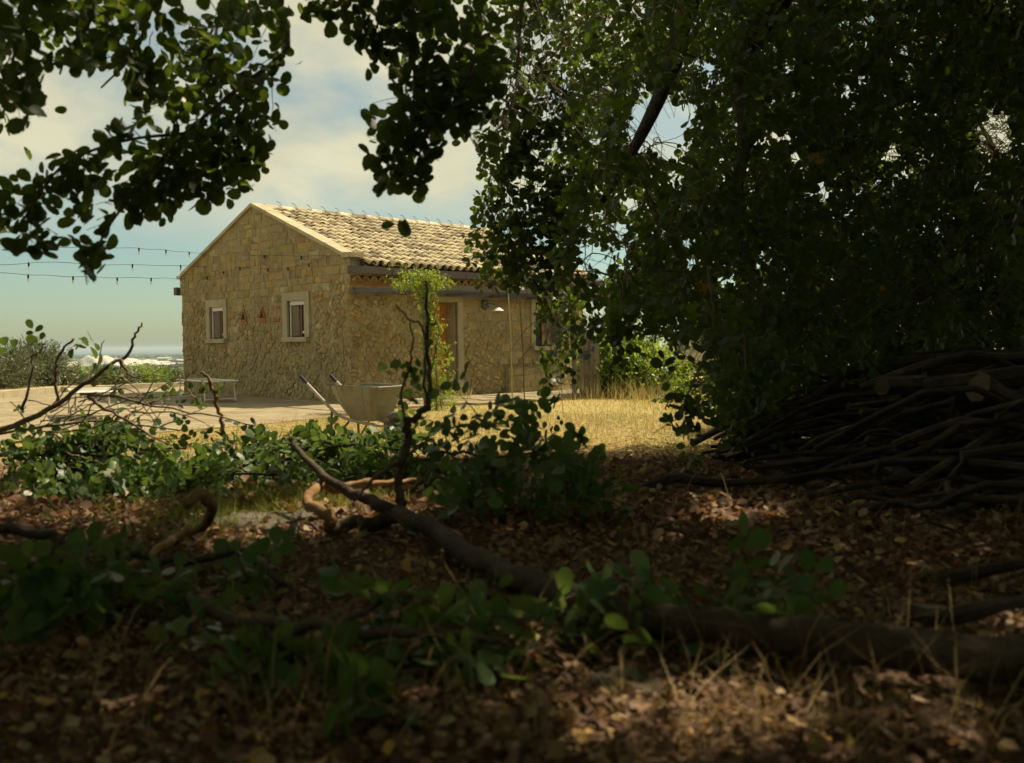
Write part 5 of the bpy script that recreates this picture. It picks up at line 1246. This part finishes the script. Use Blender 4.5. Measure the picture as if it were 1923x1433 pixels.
wood([(main, .039, .025, 'main_stem'),
      ([K, at(700, 985, dK + .05), at(650, 984, dK + .05), at(622, 1006, dK + .02), at(618, 1040, dK)], .026, .018, 'fork'),
      ([K, at(690, 938, dK + .10), at(640, 915, dK + .18), at(590, 880, dK + .3), at(556, 842, dK + .45), at(548, 818, dK + .5)], .022, .007, 'fork'),
      ([K, at(750, 925, dK + .05), at(752, 870, dK + .08), at(768, 828, dK + .1), at(762, 802, dK + .1), at(785, 780, dK + .1), at(806, 765, dK + .1)], .015, .011, 'upright_branch')], limb, M['bark'])
U_ = at(806, 768, dK + .1)
wood([([U_, at(806, 720, dK + .1), at(801, 640, dK + .12), at(803, 560, dK + .1), at(800, 528, dK + .1)], .0085, .0035, 'shoot'), ([U_, at(797, 700, dK + .1), at(794, 620, dK + .1), at(770, 600, dK + .1), at(742, 574, dK + .1)], .005, .0025, 'shoot'),
      ([at(764, 806, dK + .1), at(755, 740, dK + .1), at(775, 660, dK + .1), at(772, 605, dK + .1)], .0055, .002, 'shoot'), ([at(752, 870, dK + .08), at(700, 900, dK + .0), at(660, 950, dK - .1)], .008, .003, 'shoot'),
      ([at(752, 880, dK + .08), at(830, 852, dK + .15), at(940, 856, dK + .2), at(1040, 852, dK + .25)], .007, .003, 'shoot')], limb, M['twig'], sides=5)
wood([([at(700, 905, dK + .3), at(640, 915, dK + .28), at(600, 912, dK + .25), at(578, 944, dK + .1), at(612, 966, dK), at(622, 990, dK)], .014, .020, 'bare_fork'), ([at(640, 915, dK + .28), at(720, 905, dK + .35), at(800, 902, dK + .45)], .014, .007, 'bare_fork')], limb, M['bark_warm'])
F = Foliage(); G = Geo()
for (px, py, sc) in [(828, 632, 1), (815, 720, 1), (778, 690, .8), (760, 720, .9), (745, 700, .9), (752, 745, .9), (800, 690, .8), (798, 610, .7), (765, 760, .9), (735, 700, .8), (790, 590, .5)]:
    spray(F, G, at(px, py, dK + .1 + r_.normal(0, .04)), r_.normal(0, 1, 3), .04 * sc, 1, .034 * sc + .008, 1, r_, .4, .002)
for k in range(34):                                              # leafy side of the limb, to the right
    t = r_.random(); px = 800 + 300 * t; py = 856 + r_.normal(18, 26) + 22 * t
    spray(F, G, at(px, py, dK + r_.uniform(.1, .6)), r_.normal(0, .6, 3) + (.5, 0, .15), r_.uniform(.10, .2), 3, r_.uniform(.042, .055), 2, r_, .5, .003)
for (px, py) in [(905, 790), (915, 772), (920, 800), (930, 765), (900, 815), (1025, 838), (1040, 850), (1065, 870), (1085, 890), (1100, 920), (1000, 880), (960, 880), (890, 830), (860, 850), (840, 830), (930, 830), (1095, 905), (980, 905), (1040, 905)]:
    spray(F, G, at(px, py, dK + r_.uniform(.1, .4)), r_.normal(0, .6, 3) + (.2, 0, -.1), r_.uniform(.10, .16), 3, r_.uniform(.042, .055), 2, r_, .4, .003)
for k in range(30):                                              # leaves around the thick part in the near foreground
    t = r_.random(); px = 1010 + 470 * t; py = 1100 + r_.normal(30, 26) + 25 * (1 - t); p = ground_at(px, py, .06)
    spray(F, G, p, r_.normal(0, .8, 3) * (1, 1, .15) + (0, 0, .06), r_.uniform(.05, .10), 2, r_.uniform(.042, .056), 2, r_, .4, .003)
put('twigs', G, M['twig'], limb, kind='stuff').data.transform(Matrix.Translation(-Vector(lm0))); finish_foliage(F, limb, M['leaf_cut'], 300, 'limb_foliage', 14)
# near dark leafy branch low in the left foreground
def brush(name, label, pts, ra, rb, mt, sprays, leafspec, nobj, seed, extra=(), flat=1.0):
    """a cut branch: pts (px, py, lift); leafspec (ll, pairs, nl, L0, L1, vert)"""
    rr_ = np.random.default_rng(seed); P0 = [ground_at(px, py, lf) if len(q) == 0 else at(px, py, q[0]) for px, py, lf, *q in pts]; root = thing(name, label, 'cut branch', P0[0], 0, 'cut branches heaped on the ground')
    F = Foliage(); G = Geo(); wood([(P0, ra, rb, 'stem')] + [([ground_at(a, b, c) if len(q) == 0 else at(a, b, q[0]) for a, b, c, *q in e], ea, eb, 'side_branch') for e, ea, eb in extra], root, mt, sides=7)
    allp = [spline(np.array(P0), 30)] + [spline(np.array([ground_at(a, b, c) if len(q) == 0 else at(a, b, q[0]) for a, b, c, *q in e]), 20) for e, ea, eb in extra]
    ll, pairs, nl, l0, l1, vert = leafspec
    for k in range(sprays):
        P = allp[rr_.integers(0, len(allp))]; i = rr_.integers(int(len(P) * .15), len(P)); p = P[i] + rr_.normal(0, .05, 3) * (1, 1, .4)
        z0 = float(zg(p[0], p[1])) + .03; p[2] = max(p[2], z0)
        spray(F, G, p, rr_.normal(0, 1, 3) * (1, 1, .45) + (0, 0, vert), rr_.uniform(l0, l1), nl, ll * rr_.uniform(.85, 1.15), pairs, rr_, .5, .0028)
    if sprays:
        put('twigs', G, M['twig'], root, kind='stuff').data.transform(Matrix.Translation(-Vector(root.location)))
        for i in range(len(F.P)):
            z0 = zg(F.P[i][:, 0], F.P[i][:, 1]) + .012; F.P[i][:, 2] = np.maximum(z0 + (F.P[i][:, 2] - z0) * flat, z0)
        finish_foliage(F, root, M['leaf_cut'], nobj, 'branch_foliage', seed)
    return root
LS = (.050, 2, 3, .10, .22, .25)
brush('cut_branch', 'leafy cut branch in the dark near foreground, below the fallen limb', [(330, 1120, .04), (480, 1170, .07), (640, 1180, .09), (800, 1190, .08), (960, 1210, .05)], .016, .006, M['bark'], 34, (.050, 2, 3, .05, .12, .02), 130, 501, flat=.5,
      extra=[([(480, 1170, .06), (560, 1230, .06), (660, 1260, .05)], .008, .003), ([(640, 1180, .08), (720, 1130, .08), (860, 1120, .06)], .008, .003)])
brush('cut_branch', 'dark leafy branch along the left edge, arching to the mossy curve', [(-60, 1000, .14), (40, 1000, .16), (140, 1020, .15), (240, 1045, .10), (340, 1052, .08), (430, 1040, .10), (480, 1060, .07), (560, 1120, .03)], .014, .006, M['bark'], 30, (.048, 2, 3, .06, .15, .08), 110, 502, flat=.75,
      extra=[([(60, 1020, .16), (160, 1100, .08), (300, 1140, .05)], .009, .003), ([(-40, 1080, .1), (60, 1060, .16), (140, 990, .22)], .009, .003)])
brush('cut_branch', 'looped bare orange branch rising beside the flat stone', [(230, 1075, .02), (290, 1040, .05), (345, 1002, .07), (385, 985, .10), (392, 950, .18), (380, 928, .22), (352, 944, .20)], .011, .017, M['bark_warm'], 0, LS, 0, 503)
brush('cut_branch', 'long bare branch of the brush heap reaching up and right to a pointed tip', [(-60, 830, 0, 4.3), (60, 785, 0, 4.35), (140, 735, 0, 4.4), (200, 690, 0, 4.45), (242, 664, 0, 4.5), (256, 630, 0, 4.5), (268, 606, 0, 4.5)], .0145, .004, M['bark_sunlit'], 3, (.048, 2, 2, .05, .12, .2), 30, 511,
      extra=[([(228, 675, 0, 4.45), (244, 705, 0, 4.45), (275, 710, 0, 4.45)], .008, .003), ([(110, 755, 0, 4.4), (104, 705, 0, 4.4), (114, 665, 0, 4.4), (140, 634, 0, 4.4)], .008, .005), ([(40, 770, 0, 4.3), (58, 715, 0, 4.3), (62, 672, 0, 4.3), (84, 646, 0, 4.3)], .007, .003),
             ([(140, 735, 0, 4.4), (180, 690, 0, 4.5), (196, 640, 0, 4.5)], .005, .002), ([(228, 675, 0, 4.45), (226, 700, 0, 4.45), (240, 720, 0, 4.4)], .004, .002)])
brush('cut_branch', 'thin arching branch spreading across the terrace view to the right', [(150, 740, 0, 4.5), (220, 745, 0, 4.5), (300, 765, 0, 4.5), (380, 778, 0, 4.5), (480, 800, 0, 4.5)], .007, .003, M['bark_sunlit'], 5, (.036, 1, 2, .05, .1, .1), 20, 505,
      extra=[([(165, 745, 0, 4.5), (230, 785, 0, 4.4), (320, 835, 0, 4.4)], .009, .003), ([(180, 700, 0, 4.5), (240, 715, 0, 4.5), (300, 790, 0, 4.4)], .004, .002), ([(130, 790, 0, 4.4), (220, 760, 0, 4.5), (320, 720, 0, 4.6), (380, 690, 0, 4.6)], .004, .002), ([(60, 815, 0, 4.4), (190, 800, 0, 4.4), (300, 745, 0, 4.5)], .004, .002), ([(150, 800, 0, 4.4), (190, 745, 0, 4.5), (250, 735, 0, 4.5), (290, 800, 0, 4.5)], .004, .002)])
_rt = np.random.default_rng(88); tw = []
for k in range(34):
    x0, y0 = _rt.uniform(-20, 330), _rt.uniform(745, 850); d0 = _rt.uniform(4.2, 4.9); an_ = _rt.uniform(-1.1, .5); l_ = _rt.uniform(60, 210); bend = _rt.normal(0, 22)
    tw.append(([(x0, y0, 0, d0), (x0 + l_ * .5 * math.cos(an_), y0 + l_ * .5 * math.sin(an_) * .6 + bend, 0, d0 + .05), (x0 + l_ * math.cos(an_), y0 + l_ * math.sin(an_) * .6, 0, d0 + _rt.normal(0, .1))], _rt.uniform(.0025, .0045), .0015))
brush('cut_branch', 'tangle of thin bare sunlit twigs spread over the brush heap before the terrace', [(-40, 820, 0, 4.6), (90, 800, 0, 4.6), (210, 790, 0, 4.6), (340, 810, 0, 4.6)], .008, .003, M['bark_sunlit'], 6, (.036, 1, 2, .04, .1, .1), 12, 507, extra=tw)
brush('cut_branch', 'upright peeling brown branch with withered leaves before the shaded lounger', [(420, 815, 0, 4.6), (412, 775, 0, 4.6), (402, 740, 0, 4.6), (394, 712, 0, 4.6), (378, 698, 0, 4.6)], .012, .006, M['bark_warm'], 5, (.040, 1, 2, .04, .1, .1), 12, 506,
      extra=[([(380, 760, 0, 4.6), (355, 735, 0, 4.6), (345, 700, 0, 4.6)], .004, .002)])
for k, (pts, n_, lab) in enumerate([
        ([(-60, 862, 0, 4.4), (80, 852, 0, 4.4), (220, 856, 0, 4.4), (330, 870, 0, 4.4)], 50, 'leafy cut branch forming the left end of the brush heap'),
        ([(150, 930, 0, 4.1), (280, 908, 0, 4.1), (400, 892, 0, 4.2), (520, 890, 0, 4.2)], 56, 'leafy cut branch in the sunlit middle of the brush heap'),
        ([(320, 880, 0, 4.7), (430, 862, 0, 4.7), (530, 848, 0, 4.7), (600, 845, 0, 4.7)], 50, 'leafy cut branch at the right end of the brush heap, lit from behind'),
        ([(480, 880, 0, 4.6), (590, 850, 0, 4.6), (680, 836, 0, 4.6), (770, 850, 0, 4.6)], 58, 'leafy cut branch below the wheelbarrow'),
        ([(-40, 960, 0, 3.9), (90, 948, 0, 3.9), (230, 942, 0, 3.9), (350, 950, 0, 3.9)], 50, 'low leafy branch in front of the brush heap at the left'),
        ([(30, 845, 0, 4.9), (130, 840, 0, 4.9), (240, 842, 0, 4.9), (350, 842, 0, 4.9)], 34, 'topmost leafy branch of the brush heap'),
        ([(640, 905, 0, 4.3), (740, 884, 0, 4.3), (850, 884, 0, 4.3), (980, 895, 0, 4.3)], 36, 'dark leafy branch on the ground right of the upright shoots')]):
    d_ = pts[1][3]
    brush('cut_branch', lab, pts, .012, .005, M['bark'], n_, (.048, 2, 3, .07, .16, .12), 55, 520 + k, extra=[([(pts[1][0], pts[1][1], 0, d_), (pts[1][0] + 60, pts[1][1] - 15, 0, d_ + .1), (pts[2][0] + 40, pts[2][1] - 22, 0, d_ + .2)], .006, .003), ([(pts[1][0], pts[1][1], 0, d_), (pts[1][0] + 40, pts[1][1] + 25, 0, d_ - .1), (pts[2][0], pts[2][1] + 38, 0, d_ - .2)], .006, .003)])

# ================================================================== leaf litter, dry grass, stalks
r_ = np.random.default_rng(606)
def scatter(n, y0, y1, xm=.62):
    y = (r_.random(n) * (y1 ** 1.35 - y0 ** 1.35) + y0 ** 1.35) ** (1 / 1.35); x = r_.uniform(-1, 1, n) * (y * xm + .5); return x, y
x, y = scatter(135000, 1.1, 12.5); x2, y2 = scatter(42000, 1.0, 3.6, .75); x = np.concatenate([x, x2]); y = np.concatenate([y, y2])
dens = smooth(12.2, 7.0, y + .9 * wob(x, y, 1.1, 2)) ** 1.5 * (1 - .75 * smooth(-1.0, -2.6, x) * smooth(4.5, 6.0, y)); dens = dens * np.clip(.82 + .40 * wob(x, y, 1.7, 6), .3, 1); k = r_.random(len(x)) < dens; x, y = x[k], y[k]
P = np.stack([x, y, zg(x, y) + r_.uniform(.002, .03, len(x))], 1); a = r_.uniform(0, 2 * math.pi, len(x)); D = np.stack([np.cos(a), np.sin(a), r_.normal(0, .25, len(x))], 1); N = np.stack([r_.normal(0, .45, len(x)), r_.normal(0, .45, len(x)), np.ones(len(x))], 1)
Wv, Tv = leaf_arrays(P, D, N, np.clip(r_.gamma(5, .0060, len(x)), .010, .060) * (.58 + .42 * smooth(1.8, 4.2, P[:, 1])), curl=.25, V0=LOW_V, T0=LOW_T, r_=r_)
put('leaf_litter', tri_mesh('leaf_litter', Wv, Tv), M['leaf_dry'], kind='stuff', label='brown dry carob leaves carpeting the shaded ground', cat='leaf litter', shade=True)
def blades(name, x, y, z, h, w, mt, lean, label, cat):
    n_ = len(x); a = r_.uniform(0, 2 * math.pi, n_); b = r_.uniform(0, 2 * math.pi, n_); l_ = np.abs(r_.normal(0, lean, n_)) * h
    B = np.stack([x, y, z - .01], 1); s = np.stack([np.cos(a), np.sin(a), 0 * a], 1) * (w * .5)[:, None]; ld = np.stack([np.cos(b), np.sin(b), 0 * b], 1) * l_[:, None]; up = np.stack([0 * h, 0 * h, h], 1)
    m_ = B + up * .55 + ld * .35; t = B + up + ld
    V_ = np.stack([B - s, B + s, m_ + s * .7, m_ - s * .7, t], 1).reshape(-1, 3); T0 = np.array([(0, 1, 2), (0, 2, 3), (3, 2, 4)])
    return put(name, tri_mesh(name, V_, (T0[None] + (np.arange(n_) * 5)[:, None, None]).reshape(-1, 3)), mt, kind='stuff', label=label, cat=cat)
def in_terr(x, y): return in_poly(x, y, TERR)
def in_house(x, y, m_=.05):
    s = (x - HC[0]) * _hx[0] + (y - HC[1]) * _hx[1]; t = (x - HC[0]) * _hy[0] + (y - HC[1]) * _hy[1]
    return (s > -m_) & (s < LEN + m_) & (t > -m_) & (t < W_ + m_), (s > -.3) & (s < 7.6) & (t > -2.15) & (t < 0)
n_ = 120000; y = r_.uniform(7.4, 27, n_); x = r_.uniform(-.40, .40, n_) * y * 1.35
h1, pv = in_house(x, y); keep = ~in_terr(x, y) & ~h1 & ~(pv & (r_.random(n_) < .97)) & (r_.random(n_) < smooth(8.2, 12.2, y + 1.4 * wob(x, y, .9, 3))) & (r_.random(n_) < np.clip((15 / y) ** 1.2, .25, 1)); x, y = x[keep], y[keep]
patch = .6 + .5 * wob(x, y, .7, 5)
hh = r_.gamma(3.0, .02, len(x)) * (.45 + 1.1 * np.clip(patch, 0, 1.3)) * (1 + 1.1 * smooth(2.0, 4.2, x) * smooth(15, 20, y))
gsel = r_.random(len(x)) < .36 + .42 * np.clip(wob(x, y, .5, 9), 0, 1)
blades('dry_grass', x[~gsel], y[~gsel], zg(x[~gsel], y[~gsel]), hh[~gsel], np.full((~gsel).sum(), .007), M['grass_dry'], 1.25, 'dry yellow grass of the sunlit yard', 'grass')
blades('green_grass', x[gsel], y[gsel], zg(x[gsel], y[gsel]), hh[gsel] * .9, np.full(gsel.sum(), .006), M['grass_green'], .6, 'sparse green grass among the dry yard grass', 'grass')
n_ = 26000; sy_ = r_.uniform(6.2, 16, n_); sx_ = r_.uniform(-.42, .42, n_) * sy_; k = ~in_terr(sx_, sy_) & (r_.random(n_) < smooth(6.2, 8.5, sy_)); sx_, sy_ = sx_[k], sy_[k]; a = r_.uniform(0, 2 * math.pi, len(sx_))
Wv, Tv = leaf_arrays(np.stack([sx_, sy_, zg(sx_, sy_) + r_.uniform(.004, .03, len(sx_))], 1), np.stack([np.cos(a), np.sin(a), r_.normal(0, .18, len(sx_))], 1), np.stack([r_.normal(0, .3, len(sx_)), r_.normal(0, .3, len(sx_)), np.ones(len(sx_))], 1), r_.uniform(.05, .16, len(sx_)), NARROW_V * (1, .28, 1), NARROW_T, r_=r_)
put('loose_straw', tri_mesh('loose_straw', Wv, Tv), M['stalk'], kind='stuff', label='loose pale straw lying over the trampled yard', cat='straw')
# tall dry stalks by the bushes right of the house, and tufts in the brush heap and the foreground
tx, ty, th, cl = [], [], [], []
for (px, d, n2, sp, h0) in [(1150, 20.5, 160, .5, .34), (1195, 20.0, 260, .5, .50), (1235, 19.0, 160, .4, .36), (1105, 22.0, 90, .25, .45), (1290, 17.0, 120, .6, .25), (870, 20.6, 60, .15, .4), (690, 19.9, 60, .35, .35)]:
    q = fp_(px, d); tx += list(q[0] + r_.normal(0, sp, n2)); ty += list(q[1] + r_.normal(0, .4, n2)); th += list(h0 * r_.uniform(.4, 1.25, n2))
tx, ty, th = map(np.array, (tx, ty, th)); blades('tall_dry_stalks', tx, ty, zg(tx, ty), th, np.full(len(tx), .009), M['grass_dry'], .65, 'tall pale dry stalks in front of the green bush', 'dry grass')
tx, ty, th = [], [], []
for k in range(200):
    px, py = r_.uniform(-50, 1980), r_.uniform(930, 1440) ** 1.0
    if px < 520 and py < 1150: continue
    p = ground_at(px, py); n2 = int(r_.integers(2, 9)); tx += list(p[0] + r_.normal(0, .035, n2)); ty += list(p[1] + r_.normal(0, .035, n2)); th += list(r_.uniform(.05, .19, n2))
for (px, py, n2) in [(1395, 1375, 70), (1370, 1400, 40), (1420, 1350, 24), (1330, 1420, 24), (1480, 1330, 12), (1560, 1300, 10), (1380, 1300, 10), (980, 960, 16), (1240, 930, 10)]:
    p = ground_at(px, py); tx += list(p[0] + r_.normal(0, .08, n2)); ty += list(p[1] + r_.normal(0, .08, n2)); th += list(r_.uniform(.03, .10, n2))
tx, ty, th = map(np.array, (tx, ty, th)); blades('dry_stalks', tx, ty, zg(tx, ty), th, np.full(len(tx), .0024), M['stalk'], 1.3, 'thin dry stalks standing out of the leaf litter', 'dry grass')
tx, ty, th = [], [], []
for (px, py, n2, sp) in [(520, 960, 420, .20), (470, 950, 320, .16), (600, 945, 260, .14), (640, 950, 200, .12), (380, 1000, 260, .14), (420, 990, 220, .14), (300, 960, 260, .3), (560, 930, 260, .18)]:
    p = ground_at(px, py); tx += list(p[0] + r_.normal(0, sp, n2)); ty += list(p[1] + r_.normal(0, sp, n2)); th += list(r_.uniform(.03, .10, n2))
tx, ty, th = map(np.array, (tx, ty, th)); blades('green_tufts', tx, ty, zg(tx, ty), th, np.full(len(tx), .005), M['grass_green'], .7, 'bright green grass tufts between the brush heap and the bare fork', 'grass')
# ------------------------------------------------------------------ air over the plain
mt, nt = new_mat('haze_air')
pv_ = nd(nt, 'ShaderNodeVolumePrincipled', {'Color': (.62, .74, .80, 1), 'Density': .00009, 'Anisotropy': .1})
o_ = nd(nt, 'ShaderNodeOutputMaterial'); nt.links.new(pv_.outputs[0], o_.inputs['Volume'])
put('haze', Geo().box(-62000, 62000, -62000, 62000, PLAIN - 14, 24.0), mt, kind='stuff', label='thin blue haze lying over the far plain and sea', cat='haze')
